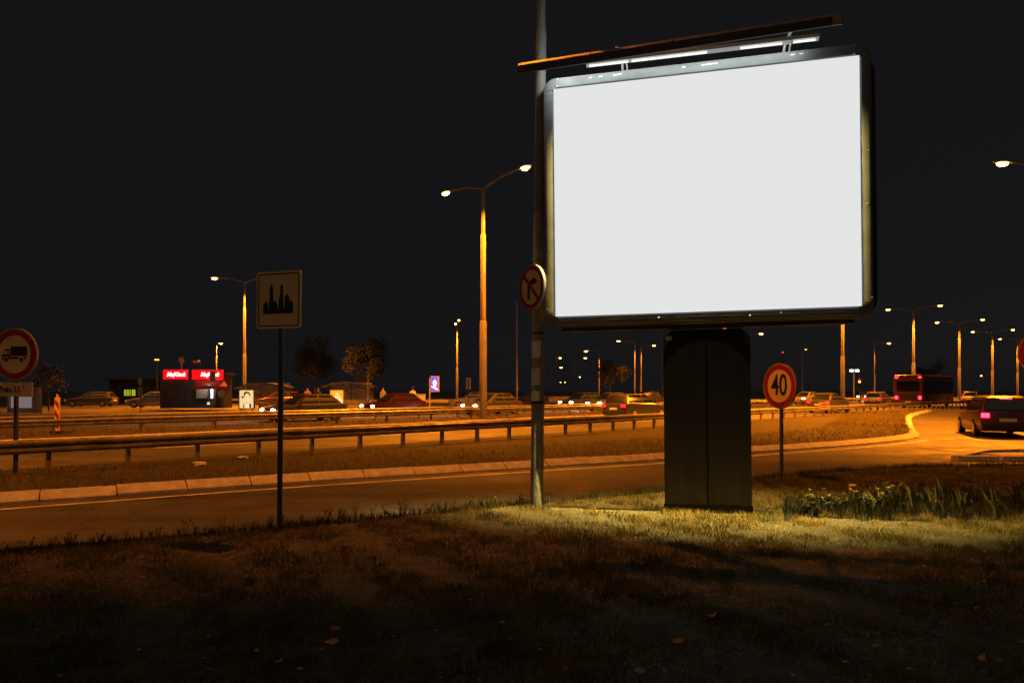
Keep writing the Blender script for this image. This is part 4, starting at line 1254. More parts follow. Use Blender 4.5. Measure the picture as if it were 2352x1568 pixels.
# dish on the roof
dz = fz(825, kd)
ds = thing('satellite_dish', (fx(404, kd), kd + 1.0, zk + 3.02), 0, 'round satellite dish on a mast above the left kiosk sign', 'satellite dish')
mb = MB(); mb.tube([(0, 0, 0), (0, 0, dz - 3.0)], .05, 8); mb.build('mast', M_CRATE, ds)
mb = MB()
N = 20
for r_, y in ((.02, .06), (.17, .045), (.28, 0.0)):
    for j in range(N):
        a = 2 * math.pi * j / N; mb.v.append((.03 + r_ * math.cos(a), -.08 + y - .02, dz - 3.0 + r_ * math.sin(a)))
for i in range(2):
    for j in range(N):
        mb.f.append((i * N + j, i * N + (j + 1) % N, (i + 1) * N + (j + 1) % N, (i + 1) * N + j)); mb.m.append(0)
mb.f.append(tuple(range(N))); mb.m.append(0)
mb.build('reflector', M_CRATE, ds, True)
mb = MB(); mb.tube([(0, -.1, dz - 3.3), (.06, -.34, dz - 3.0)], .012, 6); mb.build('feed_arm', M_PLASTIC, ds)
# 0-24 sign
zz = fz(829, kd)
h24 = thing('opening_hours_sign', (fx(447, kd), kd + .4, zk + 3.02), 0, 'small orange lettering 0-24h standing above the kiosk roof', 'sign')
mb = MB(); mb.box((-.28, .03, (zz - 3.1) / 2), (.03, .03, zz - 2.9)); mb.box((.28, .03, (zz - 3.1) / 2), (.03, .03, zz - 2.9)); mb.build('legs', M_PLASTIC, h24)
lettering('0-24h', .36, M_CRATE, h24, (0, 0, zz - 3.0), bold=.012, sx=.8, extrude=.02)
# tall narrow sign in front of the right kiosk sign
b = Vector((fx(487, 52), 52, zk))
ns = thing('stop_sign_mast', b, 0, 'thin mast with a brown timetable plate in front of the right red sign', 'sign')
mb = MB(); mb.tube([(-.15, .03, 0), (-.15, .03, fz(850, 52))], .035, 8); mb.build('mast', M_POST, ns)
mb = MB(); mb.prism(rrect(-.16, fz(876, 52), .26, fz(850, 52), .02), -.01, .01); mb.build('timetable_plate', M_BOARD, ns)
for k in range(3):
    mb = MB(); mb.box((.05, -.012, fz(856 + k * 6, 52)), (.25, .004, .06)); mb.build('printed_line', M_SIGNK, ns)

# bus shelters with backlit posters
def shelter(px0, px1, d, roof_y, label):
    w_ = fx(px1, d) - fx(px0, d)
    root = thing('bus_shelter', (fx((px0 + px1) / 2, d), d, zk), R(3), label, 'bus shelter')
    zt = fz(roof_y, d) - zk
    N = 10
    mb = MB()
    for yy in (-.7, .9):
        for dz_ in (0, -.07):
            for k in range(N + 1):
                u = k / N; mb.v.append((-w_ / 2 + w_ * u, yy, zt + dz_ - .35 * (2 * u - 1) ** 2))
    n = N + 1
    for k in range(N):
        for q0, q1 in ((0, 2 * n), (n, 3 * n)):
            mb.f.append((q0 + k, q0 + k + 1, q1 + k + 1, q1 + k)); mb.m.append(0)
        for q0 in (0, 2 * n):
            mb.f.append((q0 + k, q0 + k + 1, q0 + n + k + 1, q0 + n + k)); mb.m.append(0)
    mb.build('curved_roof', M_SHELT, root, True)
    for x in (-w_ / 2 + .35, w_ / 2 - .35):
        mb = MB(); mb.tube([(x, .75, 0), (x, .75, zt - .22)], .05, 8); mb.build('column', M_SHELT, root)
        mb = MB(); mb.tube([(x, .75, zt - .45), (x, -.1, zt - .28)], .035, 6); mb.build('strut', M_SHELT, root)
    npane = max(2, int(w_ / 1.4))
    for k in range(npane):
        x0 = -w_ / 2 + .4 + k * (w_ - .8) / npane
        mb = MB(); mb.box((x0 + (w_ - .8) / npane / 2, .80, 1.25), ((w_ - .8) / npane - .05, .012, 1.7)); mb.build('glass_pane', M_CLEAR, root)
    mb = MB(); mb.box((.3, .5, .48), (w_ * .5, .35, .05)); mb.build('seat', M_SHELT, root)
    for x in (-.2 * w_ + .3, .2 * w_ + .3):
        mb = MB(); mb.box((x, .5, .23), (.06, .3, .46)); mb.build('seat_leg', M_SHELT, root)
    return root
SD = 52.0
s1 = shelter(545, 672, SD, 878, 'curved-roof bus shelter beside the backlit poster of a face')
s2 = shelter(742, 862, SD, 876, 'curved-roof bus shelter beside the yellow backlit poster')
def poster(px0, px1, y0, y1, d, label, face):
    root = thing('poster_light_box', (fx((px0 + px1) / 2, d), d - .9, zk), R(3), label, 'light box')
    dd = d - .9
    w_, z0, z1 = fx(px1, dd) - fx(px0, dd), fz(y1, dd) - zk, fz(y0, dd) - zk
    mb = MB(); mb.box((0, .10, (z0 + z1) / 2), (w_ + .16, .16, z1 - z0 + .16)); mb.build('case', M_SHELT, root)
    mb = MB(); mb.prism(rrect(-w_ / 2, z0, w_ / 2, z1, .05), .002, .018); mb.build('poster', face, root)
    for x in (-w_ / 2 + .1, w_ / 2 - .1):
        mb = MB(); mb.box((x, .1, z0 / 2 - .04), (.08, .1, max(.1, z0 - .09))); mb.build('foot', M_SHELT, root)
    return root, w_, z0, z1
P1, w_, z0, z1 = poster(561, 592, 895, 936, SD, 'backlit pale poster with a portrait face at a bus stop', M_POSTER)
H_ = z1 - z0
def pshape(root, nm, pts2, mm, lay):
    mb = MB(); mb.add([(-w_ / 2 + u * w_, -.002 - .003 * lay, z0 + v * H_) for u, v in pts2], [tuple(range(len(pts2)))]); mb.build(nm, mm, root)
def ell(cx, cy, rx, ry, n=16, a0=0, a1=360): return [(cx + rx * math.cos(R(a0 + (a1 - a0) * k / n)), cy + ry * math.sin(R(a0 + (a1 - a0) * k / n))) for k in range(n + (0 if a1 - a0 == 360 else 1))]
pshape(P1, 'printed_hair', ell(.54, .78, .24, .18), M_POSTERM, 1)
pshape(P1, 'printed_hair', [(.34, .62), (.30, .80), (.42, .93), (.58, .86), (.74, .84), (.80, .72), (.76, .60), (.70, .74), (.55, .82), (.42, .76)], M_POSTERK, 2)
pshape(P1, 'printed_face', [(.38, .70), (.45, .80), (.55, .83), (.68, .78), (.74, .68), (.70, .52), (.62, .38), (.54, .33), (.46, .38), (.40, .52)], M_POSTERW, 3)
for a_ in ([(.38, .645), (.50, .615), (.50, .600), (.40, .610)], [(.60, .600), (.72, .645), (.71, .615), (.61, .590)], [(.50, .50), (.58, .50), (.56, .485), (.52, .485)], [(.48, .43), (.54, .44), (.60, .43), (.54, .405)]):
    pshape(P1, 'printed_feature', a_, M_POSTERK, 4)
pshape(P1, 'printed_neck', [(.46, .36), (.62, .36), (.66, .02), (.40, .02)], M_POSTERW, 3)
pshape(P1, 'printed_choker', [(.43, .34), (.54, .29), (.66, .34), (.65, .31), (.54, .26), (.44, .31)], M_POSTERK, 5)
pshape(P1, 'printed_collar', [(.28, .20), (.38, .24), (.34, .02), (.26, .02)], M_POSTERK, 4)
pshape(P1, 'printed_collar', [(.72, .28), (.86, .22), (.86, .02), (.72, .02)], M_POSTERK, 4)
pshape(P1, 'printed_earring', ell(.24, .62, .09, .06), M_POSTERK, 4)
P2, w_, z0, z1 = poster(766, 795, 895, 933, SD, 'backlit yellow poster reading FOX at a bus stop', M_POSTERY)
H_ = z1 - z0
pshape(P2, 'printed_field', [(.04, .0), (.96, .0), (.94, .45), (.80, .62), (.62, .84), (.42, .84), (.20, .60), (.04, .45)], M_POSTERW, 1)
lettering('FOX', .52, M_POSTERM, P2, (0, -.012, z0 + H_ * .60), bold=.01, sx=.82, extrude=.002)
pshape(P2, 'printed_line', [(.26, .32), (.80, .32), (.80, .27), (.26, .27)], M_POSTERK, 3)
pshape(P2, 'printed_line', [(.20, .43), (.40, .43), (.40, .40), (.20, .40)], M_POSTERK, 3)
for cx_ in (.18, .80):
    pshape(P2, 'printed_ball', ell(cx_, .10, .08, .07), M_POSTERM, 3)

# blue screen on a mast
d = 50.0
bs = thing('blue_screen_sign', (fx(989, d), d, zk), R(12), 'small lit blue screen with a white figure on a mast', 'lit sign')
zt, zb_ = fz(863, d) - zk, fz(898, d) - zk
x0, x1 = .03, fx(1006, d) - fx(989, d)
mb = MB(); mb.tube([(-.06, .05, 0), (-.06, .05, zt - .1)], .045, 8); mb.build('mast', M_CRATE, bs)
mb = MB(); mb.box(((x0 + x1) / 2 + .04, .07, (zt + zb_) / 2), (x1 - x0 + .12, .14, zt - zb_ + .04)); mb.build('case', M_CRATE, bs)
mb = MB(); mb.prism(rrect(x0, zb_ + .03, x1, zt - .03, .03), -.012, -.004); sc_ = mb.build('screen', M_BLUE, bs)
def blu(pts2):
    mb = MB(); mb.add([(x0 + u * (x1 - x0), -.016, zb_ + v * (zt - zb_)) for u, v in pts2], [tuple(range(len(pts2)))]); mb.build('white_shape', M_BLUEW, sc_)
blu([(.38, .28), (.36, .45), (.25, .52), (.30, .66), (.48, .76), (.62, .78), (.74, .66), (.82, .52), (.70, .46), (.70, .30)])
blu([(.02, .36), (.15, .36), (.98, .18), (.95, .12), (.75, .12), (.40, .22), (.05, .31)])
# utility box
ub = thing('utility_box', (fx(971, d), d - 2, zk), R(5), 'plain cream utility box below the blue screen', 'utility box')
mb = MB(); mb.box((0, 0, .62), (.88, .5, 1.2)); mb.build('cabinet', M_CRATE, ub)
mb = MB(); mb.box((0, 0, 1.24), (.96, .58, .05)); mb.build('lid', M_CRATE, ub)
mb = MB(); mb.box((0, -.255, .62), (.012, .012, 1.05)); mb.build('door_seam', M_PLASTIC, ub)
mb = MB(); mb.box((.08, -.262, .65), (.03, .02, .12)); mb.build('handle', M_PLASTIC, ub)
# two-post sign
d = 60
tp = thing('two_panel_sign', (fx(1076, d), d, zk), 0, 'narrow orange double-slat sign left of the tallest lamp pole', 'sign')
mb = MB(); mb.tube([(0, 0, 0), (0, 0, fz(893, d))], .03, 6); mb.build('post', M_POST, tp)
for sx in (-.13, .13):
    mb = MB(); mb.box((sx, 0, (fz(868, d) + fz(892, d)) / 2), (.12, .05, fz(868, d) - fz(892, d))); mb.build('slat', M_CRATE, tp)
mb = MB(); mb.box((0, 0, fz(867, d)), (.42, .06, .06)); mb.build('top_rail', M_CRATE, tp)
# round sign stack at left
d = 47
ls = thing('sign_stack', (fx(322, d), d, zk), R(-30), 'thin post with a round sign over two small plates left of the kiosk', 'road sign')
mb = MB(); mb.tube([(0, .03, 0), (0, .03, fz(866, d))], .03, 8); mb.build('post', M_POST, ls)
mb = MB(); mb.prism(disc(.26, 24, 0, fz(874, d)), -.01, 0); mb.build('round_plate', M_CRATE, ls)
for sx in (-.14, .14):
    mb = MB(); mb.box((sx, -.005, fz(897, d)), (.22, .012, .62)); mb.build('lower_plate', M_CRATE, ls)
# display case at far left
d = 46
dc = thing('display_case', (fx(56, d), d, zk), R(-6), 'glass display case in a yellow frame behind the weight plate', 'display case')
zt = fz(893, d) - zk
for a in (-1.05, .75, 1.08):
    mb = MB(); mb.box((a, 0, zt / 2), (.16, .30, zt)); mb.build('upright', M_CRATE, dc)
mb = MB(); mb.box((.0, 0, zt + .05), (2.35, .34, .12)); mb.build('top_rail', M_CRATE, dc)
mb = MB(); mb.box((0, 0, .18), (2.2, .3, .32)); mb.build('base', M_CRATE, dc)
mb = MB(); mb.box((-.15, -.02, zt / 2 + .15), (1.6, .03, zt - .4)); mb.build('glass_pane', mat('frosted_lit_glass', (.4, .38, .38), .3, emit=(.30, .25, .26), estr=.5), dc)
# low building with lit greenish windows
d = 85
gb = thing('low_building', (fx(298, d), d, zk), 0, 'low dark building with lit yellow-green windows left of the kiosk', 'building')
mb = MB(); mb.box((0, 2.5, 1.4), (5.2, 5, 2.8)); mb.build('wall', M_WALLD, gb)
mb = MB(); mb.box((0, 2.4, 2.87), (5.6, 5.4, .14)); mb.build('roof', M_WALLD, gb)
for a, b_ in ((285.5, 290.5), (292, 296.5), (298.5, 300.5), (303, 311)):
    x0, x1 = fx(a, d) - fx(298, d), fx(b_, d) - fx(298, d)
    zc = (fz(893, d) + fz(907, d)) / 2
    mb = MB(); mb.box(((x0 + x1) / 2, -.02, zc), (x1 - x0, .03, fz(893, d) - fz(907, d))); fr = mb.build('window', M_GREENW, gb)
    mb = MB(); mb.box(((x0 + x1) / 2, -.03, zc - .42), (x1 - x0 + .08, .06, .05)); mb.build('sill', M_WALLD, fr)

# parked cars behind the pavement
GP = 'cars parked beyond the bus stops'
for px, d, hd, c, lab in ((210, 66, 8, (.12, .12, .13), 'dark parked car left of the low green-lit windows'),
                          (352, 62, 6, (.30, .30, .31), 'grey parked car in front of the left kiosk wall'),
                          (640, 66, 5, (.2, .03, .03), 'dark red parked car behind the first bus shelter'),
                          (1085, 62, 10, (.40, .39, .36), 'pale parked car left of the tallest lamp foot'),
                          (1215, 80, 12, (.25, .25, .26), 'grey parked car behind the sticker-covered pole'),
                          (1480, 90, 14, (.32, .31, .30), 'parked car behind the oncoming grey car left of the pillar')):
    car('car', Vector((fx(px, d), d, zk - .05)), R(180 + hd), c, lab, group=GP, estate=px % 2 == 0)

# ------------------------------------------------------------------ people at the stops
def person(base, heading, label, coat, legs, skin=(.42, .26, .18), sit=False):
    me = bpy.data.meshes.new('body')
    V = [(0, 0, .95), (0, 0, 1.15), (0, .01, 1.36), (0, 0, 1.50), (0, -.01, 1.60), (0, -.01, 1.72),
         (-.18, .01, 1.40), (-.22, .02, 1.14), (-.21, -.06, .92), (-.20, -.10, .84),
         (.18, .01, 1.40), (.23, .03, 1.14), (.22, -.02, .92), (.21, -.05, .83),
         (-.10, 0, .88), (-.11, -.02, .48), (-.11, .03, .09), (-.11, -.10, .045),
         (.10, 0, .88), (.12, .02, .48), (.13, .06, .09), (.13, -.07, .045)]
    E = [(0, 1), (1, 2), (2, 3), (3, 4), (4, 5), (2, 6), (6, 7), (7, 8), (8, 9), (2, 10), (10, 11), (11, 12), (12, 13), (0, 14), (14, 15), (15, 16), (16, 17), (0, 18), (18, 19), (19, 20), (20, 21)]
    rad = [.16, .15, .17, .055, .085, .075, .075, .055, .042, .035, .075, .055, .042, .035, .095, .065, .045, .04, .095, .065, .045, .04]
    me.from_pydata(V, E, [])
    o = bpy.data.objects.new('body', me); COL.objects.link(o)
    sm = o.modifiers.new('skin', 'SKIN'); sm.use_smooth_shade = True
    for i, v in enumerate(me.skin_vertices[0].data):
        v.radius = (rad[i], rad[i] * (.7 if i in (0, 1, 2) else 1)); v.use_root = (i == 0)
    sb = o.modifiers.new('sub', 'SUBSURF'); sb.levels = 1; sb.render_levels = 1
    dg = bpy.context.evaluated_depsgraph_get()
    me2 = bpy.data.meshes.new_from_object(o.evaluated_get(dg))
    bpy.data.objects.remove(o)
    me2.materials.clear()
    for m_ in (mat('coat_%.2f%.2f%.2f' % coat, coat, .8), mat('trousers_%.2f' % legs[0], legs, .8), mat('skin', skin, .55), M_PLASTIC):
        me2.materials.append(m_)
    for p in me2.polygons:
        z = p.center.z
        p.material_index = 2 if z > 1.47 else (3 if z < .10 else (1 if z < .86 and abs(p.center.x) < .19 else (2 if z < .88 else 0)))
        p.use_smooth = True
    root = thing('person', base, heading, label, 'person', 'people waiting at the bus stops')
    bo = bpy.data.objects.new('body', me2); COL.objects.link(bo); bo.parent = root
    mb = MB(); N = 10
    for (z, r_) in ((1.60, .088), (1.68, .102), (1.755, .085), (1.80, .03)):
        for j in range(N):
            a = 2 * math.pi * j / N; mb.v.append((r_ * .9 * math.cos(a), .025 + r_ * math.sin(a) * .95, z))
    for i in range(3):
        for j in range(N):
            mb.f.append((i * N + j, i * N + (j + 1) % N, (i + 1) * N + (j + 1) % N, (i + 1) * N + j)); mb.m.append(0)
    mb.f.append(tuple(3 * N + j for j in range(N))); mb.m.append(0)
    mb.build('hair', mat('hair_dark', (.02, .014, .01), .7), root, True)
    return root
for px, d, hd, lab, c, l in ((948, 48.5, 190, 'person in a pale jacket seen from behind left of the utility box', (.55, .50, .42), (.04, .04, .06)),
                              (706, 50.2, 20, 'person in an orange-brown coat standing right of the first shelter', (.50, .22, .08), (.05, .05, .07)),
                              (731, 50.8, -30, 'person in a dark jacket standing left of the yellow poster', (.10, .07, .06), (.08, .08, .1)),
                              (880, 50.4, 40, 'person in a grey top standing right of the second shelter', (.25, .24, .23), (.03, .03, .04))):
    person(Vector((fx(px, d), d, zk)), R(hd), lab, c, l)

# ------------------------------------------------------------------ trees
def tree(base, H, R_, label, nleaf=2600, trunk=.14, leaf=.16, lo=.38):
    root = thing('tree', base, random.uniform(0, 6), label, 'tree')
    mb = MB()
    top = Vector((random.uniform(-.3, .3), random.uniform(-.3, .3), H * .72))
    mb.tube([(0, 0, -.1), top * .35 + Vector((.05, 0, 0)), top * .7, top], [trunk, trunk * .8, trunk * .5, trunk * .2], 9)
    tips = []
    for k in range(11):
        u = .35 + .6 * k / 11; a = k * 2.4 + random.random()
        b_ = top * u; e = b_ + Vector((math.cos(a), math.sin(a), .55 + random.random() * .5)) * R_ * random.uniform(.5, .95)
        mid = b_.lerp(e, .5) + Vector((0, 0, -.06 * R_))
        mb.tube([b_, mid, e], [trunk * .4, trunk * .25, trunk * .08], 6); tips += [e, mid.lerp(e, .5)]
    mb.build('trunk', M_BARK, root, True)
    cl = []
    for e in tips:
        cl.append((e, R_ * random.uniform(.24, .42)))
    for k in range(8):
        a = random.uniform(0, 6.28); cl.append((Vector((math.cos(a) * R_ * .6 * random.random(), math.sin(a) * R_ * .6 * random.random(), H * random.uniform(lo + .15, .95))), R_ * random.uniform(.2, .38)))
    lf = MB()
    for k in range(nleaf):
        c, r_ = random.choice(cl)
        v = Vector((random.gauss(0, 1), random.gauss(0, 1), random.gauss(0, 1))).normalized() * r_ * random.random() ** .4
        p = c + v
        d1 = Vector((random.gauss(0, 1), random.gauss(0, 1), random.gauss(0, .6))).normalized() * leaf * random.uniform(.6, 1.3)
        d2 = d1.cross(Vector((random.gauss(0, 1), random.gauss(0, 1), random.gauss(0, 1)))).normalized() * leaf * .42
        lf.add([p - d1 * .5, p + d2 * .5, p + d1 * .5, p - d2 * .5], [(0, 1, 2, 3)])
    me = bpy.data.meshes.new('crown'); me.from_pydata(lf.v, [], lf.f); me.materials.append(M_LEAF)
    o = bpy.data.objects.new('crown', me); COL.objects.link(o); o.parent = root
    return root
def tz(px, d): return Vector((fx(px, d), d, -.1))
tree(tz(112, 56), 4.3, 1.5, 'small sparse tree behind the striped hazard panel', 1500, .07, .17)
tree(tz(845, 78), 8.2, 2.6, 'leafy tree faintly lit above the second bus shelter', 9000, .18, .20)
tree(tz(725, 88), 8.5, 3.0, 'dark leafy tree left of the faintly lit one', 8000, .2, .22)
tree(tz(1400, 150), 8.0, 4.0, 'far dark tree behind the headlights left of the pillar', 3000, .25, .4)
tree(tz(1620, 170), 9.0, 5.0, 'far dark tree hidden partly by the billboard pillar', 3000, .25, .4)
tree(tz(2130, 210), 9.0, 6.0, 'far dark tree below the receding lamp row', 3000, .25, .5)

# floodlight mast, beacon, signal
d = 150
fm = thing('floodlight_mast', Vector((fx(1961, d), d, -.1)), 0, 'mast with a pair of white floodlights right of the 40 sign', 'floodlight')
zt = fz(851, d)
mb = MB(); mb.tube([(0, 0, 0), (0, 0, zt)], [.14, .09], 8); mb.build('mast', M_GALV, fm)
mb = MB(); mb.box((0, 0, zt), (1.9, .12, .12)); mb.build('crossbar', M_GALV, fm)
for sx in (-.6, .6):
    mb = MB(); mb.box((sx, -.12, zt + .2), (.85, .25, .42)); hh = mb.build('floodlight', M_HEADC, fm)
    mb = MB(); mb.box((sx, -.26, zt + .2), (.78, .02, .36)); mb.build('lens', M_BULBF, hh)
d = 300
bc = thing('beacon_mast', Vector((fx(1798, d), d, -.1)), 0, 'distant mast with a tiny red beacon above the 40 sign', 'beacon')
mb = MB(); mb.tube([(0, 0, 0), (0, 0, fz(809, d))], [.35, .12], 8); mb.build('mast', M_WALLD, bc)
mb = MB(); mb.tube([(0, 0, fz(809, d)), (0, 0, fz(806, d))], [.35, .25], 10); mb.build('lens', M_REDB, bc)
p = st(26.0, 80, -.06)
tsg = thing('traffic_signal', p, R(-40), 'small amber flashing signal beside the far median pole', 'traffic signal')
zc = fz(874, p.y)
mb = MB(); mb.tube([(0, .12, 0), (0, .12, zc)], .06, 8); mb.build('post', M_POST, tsg)
mb = MB(); mb.box((0, 0, zc), (.34, .2, .9)); mb.build('housing', M_PLASTIC, tsg)
for k, mm in enumerate((M_TAILOFF, M_AMB, M_GLASS)):
    mb = MB(); mb.tube([(0, -.10, zc + .28 - .28 * k), (0, -.13, zc + .28 - .28 * k)], .12, 12); mb.build('lens', mm, tsg)
# wall lamp mast at left of the kiosk
d = 75
wl = thing('small_lamp', Vector((fx(361, d), d, -.1)), 0, 'small orange lamp left of the satellite dish', 'street lamp')
mb = MB(); mb.tube([(0, 0, 0), (0, 0, fz(822, d))], .05, 8); mb.build('post', M_PLASTIC, wl)
mb = MB(); mb.box((0, -.05, fz(821, d)), (.5, .25, .14)); hh = mb.build('hood', M_PLASTIC, wl)
mb = MB(); mb.box((0, -.08, fz(823, d)), (.42, .2, .10)); mb.build('lens', M_AMB, hh)

# ------------------------------------------------------------------ flower bed, leaves, litter
def iris(x, y, h, n):
    mb = MB()
    for k in range(n):
        a = random.uniform(0, 6.28); ln = random.uniform(.10, .55); hh = h * random.uniform(.6, 1.05)
        b0 = Vector((x + random.uniform(-.05, .05), y + random.uniform(-.05, .05), -.01))
        dr = Vector((math.cos(a), math.sin(a), 0)); sd = Vector((-math.sin(a) * .4 + .6, math.cos(a) * .4, 0)).normalized()
        wd = random.uniform(.008, .014); bend = random.random() < .22
        N = 5; k0 = len(mb.v)
        for j in range(N + 1):
            u = j / N
            c = b0 + dr * (ln * hh * u ** 1.8) + Vector((0, 0, hh * (u if not bend else (u - .45 * max(0, u - .6) * 2.5))))
            ww = wd * (1 - u ** 2.2) + .001
            mb.v.append(tuple(c - sd * ww)); mb.v.append(tuple(c + sd * ww))
        for j in range(N):
            mb.f.append((k0 + 2 * j, k0 + 2 * j + 1, k0 + 2 * j + 3, k0 + 2 * j + 2)); mb.m.append(0)
    me = bpy.data.meshes.new('iris_plant'); me.from_pydata(mb.v, [], mb.f); me.materials.append(M_IRIS)
    o = bpy.data.objects.new('iris_plant', me); COL.objects.link(o)
    return tag(o, 'clump of upright sword-shaped leaves in the flower bed at right', 'plant', 'iris clumps in the flower bed')
for k in range(58):
    px = 2005 + (2360 - 2005) * random.random(); d = random.uniform(8.15, 9.3) + .2 * math.sin(px * .035)
    iris(fx(px, d), d, random.uniform(.22, .40), random.randint(6, 10))
def flower(x, y, h, blooms):
    root = thing('flower', (x, y, 0), random.uniform(0, 6), 'leafy stem with small pale yellow blooms in the bed right of the pillar', 'flower', 'yellow flowers in the flower bed')
    mb = MB(); tips = []
    for k in range(3):
        a = random.uniform(0, 6.28); l = random.uniform(.02, .16)
        tip = Vector((math.cos(a) * l, math.sin(a) * l, h * random.uniform(.75, 1)))
        mb.tube([(0, 0, -.02), tip * .5 + Vector((.01, 0, .02)), tip], [.004, .0035, .002], 5); tips.append(tip)
        for j in range(22):
            c = Vector((0, 0, 0)).lerp(tip, random.uniform(.1, .95)); b_ = random.uniform(0, 6.28); r_ = random.uniform(.02, .045)
            e = Vector((math.cos(b_), math.sin(b_), random.uniform(-.1, .7))) * r_; f_ = Vector((-math.sin(b_), math.cos(b_), 0)) * r_ * .4
            mb.add([c, c + e * .5 + f_, c + e * 1.2, c + e * .5 - f_], [(0, 1, 2, 3)])
    mb.build('stem', M_STEM, root)
    for tip in tips[:blooms]:
        mb = MB(); r_ = random.uniform(.014, .026)
        for j in range(7):
            a = 2 * math.pi * j / 7; e = Vector((math.cos(a), math.sin(a), .35)) * r_; f_ = Vector((-math.sin(a), math.cos(a), 0)) * r_ * .5
            mb.add([tip, tip + e * .6 + f_, tip + e * 1.2, tip + e * .6 - f_], [(0, 1, 2, 3)])
        mb.tube([tip - Vector((0, 0, .01)), tip + Vector((0, 0, .008))], [r_ * .3, r_ * .5], 6)
        mb.build('bloom', M_PETAL, root)
    return root
for px, py, bl in ((1875, 1128, 1), (1888, 1118, 1), (1905, 1122, 1), (1925, 1135, 0), (1945, 1112, 2), (1962, 1120, 2), (1975, 1109, 2), (1998, 1118, 1), (2012, 1116, 2), (2028, 1106, 2), (2044, 1105, 2), (1858, 1135, 0), (1990, 1128, 0), (2060, 1120, 1), (1915, 1140, 1), (1845, 1140, 0)):
    d = random.uniform(8.3, 9.0); h_ = EYE - (py - HY) / FPX * d
    flower(fx(px, d), d, max(.12, h_), bl)
# low ground cover in front of the bed
pts = []
for k in range(9000):
    px = random.uniform(1800, 2360); d = random.uniform(7.75, 9.3)
    if d < 8.05 + .22 * math.sin(px * .03 + 1) + .12 * math.sin(px * .11) + random.gauss(0, .10): continue
    pts.append((fx(px, d), d, 0))
blades('bed_ground_cover', pts, .03, .14, .006, mat('dark_ground_cover', (0.010, 0.014, 0.005), 0.85, col2=(0.035, 0.040, 0.012), scale=6, coords='World', lo=.45, hi=.7), 'low dark ground cover between the flower bed plants', 'ground cover')

def leaf_mesh(seed, curl, narrow):
    random.seed(seed)
    mb = MB(); N = 7; M_ = 4
    for i in range(N + 1):
        u = i / N; wd = narrow * math.sin(math.pi * min(1, u * .95 + .03)) ** .8
        for j in range(M_ + 1):
            v = j / M_ * 2 - 1
            mb.v.append((u - .5, v * wd * (1 + .08 * math.sin(9 * u + seed)), curl * (.55 * (u - .5) ** 2 * 2 + .5 * v * v * wd) + .03 * math.sin(6 * u + 2 * v + seed)))
    for i in range(N):
        for j in range(M_):
            a = i * (M_ + 1) + j
            mb.f.append((a, a + 1, a + M_ + 2, a + M_ + 1)); mb.m.append(0)
    me = bpy.data.meshes.new('fallen_leaf'); me.from_pydata(mb.v, [], mb.f); me.materials.append(M_DRY)
    me.polygons.foreach_set('use_smooth', [True] * len(me.polygons))
    return me
LM = [leaf_mesh(k, c, n_) for k, (c, n_) in enumerate(((.5, .28), (.9, .20), (.3, .34), (1.2, .15)))]
random.seed(21)
def leaf(px, py, size, k, label=None, rz=None, tilt=.5):
    d = EYE * FPX / (py - HY) * .985
    o = bpy.data.objects.new('fallen_leaf', LM[k]); COL.objects.link(o)
    o.location = (fx(px, d), d, .045 + size * .1)
    size *= .85
    o.scale = (size, size * random.uniform(.65, 1), size * random.uniform(1, 1.6))
    o.rotation_euler = (random.uniform(.25, tilt + .3), random.uniform(-.25, .25), rz if rz is not None else random.uniform(-.6, .6))
    return tag(o, label or 'small dry brown leaf lying on the dark grass', 'leaf', 'fallen leaves on the grass')
leaf(762, 1485, .095, 2, 'largest dry leaf at lower left, pale and ribbed', .25)
leaf(770, 1452, .07, 0, 'upright dry leaf just behind the largest one at lower left', .1, .9)
leaf(1633, 1427, .105, 3, 'long crescent-shaped dry leaf in front of the pillar', .35)
leaf(1558, 1482, .085, 0, 'squarish dry leaf in the lower middle of the grass', 0)
leaf(1468, 1551, .075, 2, 'dry leaf at the bottom edge, lower middle', .2)
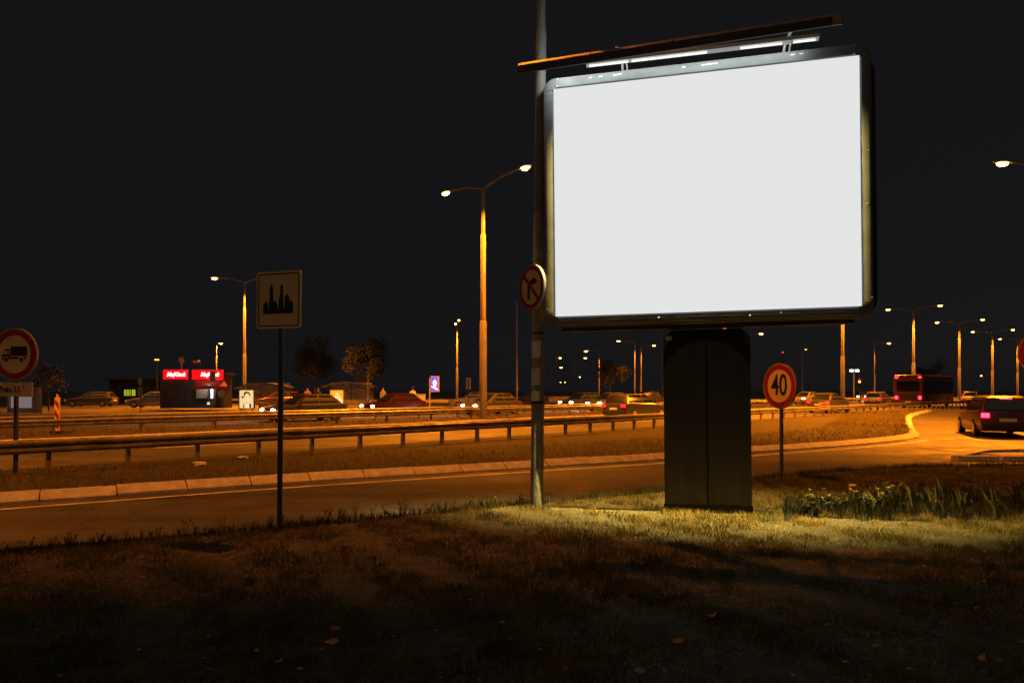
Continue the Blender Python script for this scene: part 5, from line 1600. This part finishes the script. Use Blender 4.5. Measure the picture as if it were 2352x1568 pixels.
leaf(2250, 1530, .11, 1, 'large curled orange leaf in the lower right corner', .6)
leaf(2238, 1405, .07, 3, 'ring-like curled leaf at right of the grass', .3)
leaf(2010, 1493, .06, 0, 'folded dry leaf left of the large curled one at lower right', .2)
leaf(2258, 1276, .09, 1, 'slanting leaf on the grass below the flower bed', .7)
leaf(2336, 1258, .09, 1, 'upright leaf at the right edge below the flower bed', .9)
leaf(1594, 1305, .06, 2, 'small pale leaf in front of the billboard pillar', 0)
for px, py, s_ in ((2122, 1305, .05), (1895, 1444, .05), (1080, 1384, .03), (330, 1333, .05), (570, 1312, .03), (1155, 1436, .04), (1240, 1500, .035), (1172, 1475, .035), (1940, 1530, .05), (2195, 1393, .04), (2070, 1500, .03), (1710, 1398, .03), (1990, 1470, .03), (1300, 1545, .04), (690, 1545, .04), (640, 1530, .05), (740, 1500, .04), (870, 1465, .03), (905, 1470, .03), (480, 1470, .03), (470, 1520, .03), (590, 1502, .035), (320, 1500, .03), (140, 1560, .03), (88, 1455, .03), (1010, 1568, .04), (2290, 1528, .05), (2345, 1483, .05), (2260, 1340, .03), (1640, 1345, .03), (1000, 1455, .03), (1820, 1560, .04), (2090, 1545, .04), (1730, 1470, .025), (1905, 1390, .03), (2180, 1450, .035)):
    leaf(px, py, s_, random.randint(0, 3))
def litter(px, py, sz, label, zg=-.02):
    d = (EYE - zg) * FPX / (py - HY)
    bm = bmesh.new(); bmesh.ops.create_icosphere(bm, subdivisions=2, radius=sz)
    for v in bm.verts:
        v.co = Vector((v.co.x * 1.5, v.co.y, v.co.z * .5)) * random.uniform(.7, 1.15)
    me = bpy.data.meshes.new('litter'); bm.to_mesh(me); bm.free(); me.materials.append(M_PAPER)
    o = bpy.data.objects.new('litter', me); COL.objects.link(o); o.location = (fx(px, d), d, zg + sz * .4)
    tag(o, label, 'litter')
litter(557, 1053, .09, 'crumpled white litter on the verge under the guard rail')
litter(458, 1069, .11, 'pale torn litter on the verge between kerb and guard rail')
litter(490, 1110, .04, 'tiny pale scrap lying on the slip road', Z_ROAD)
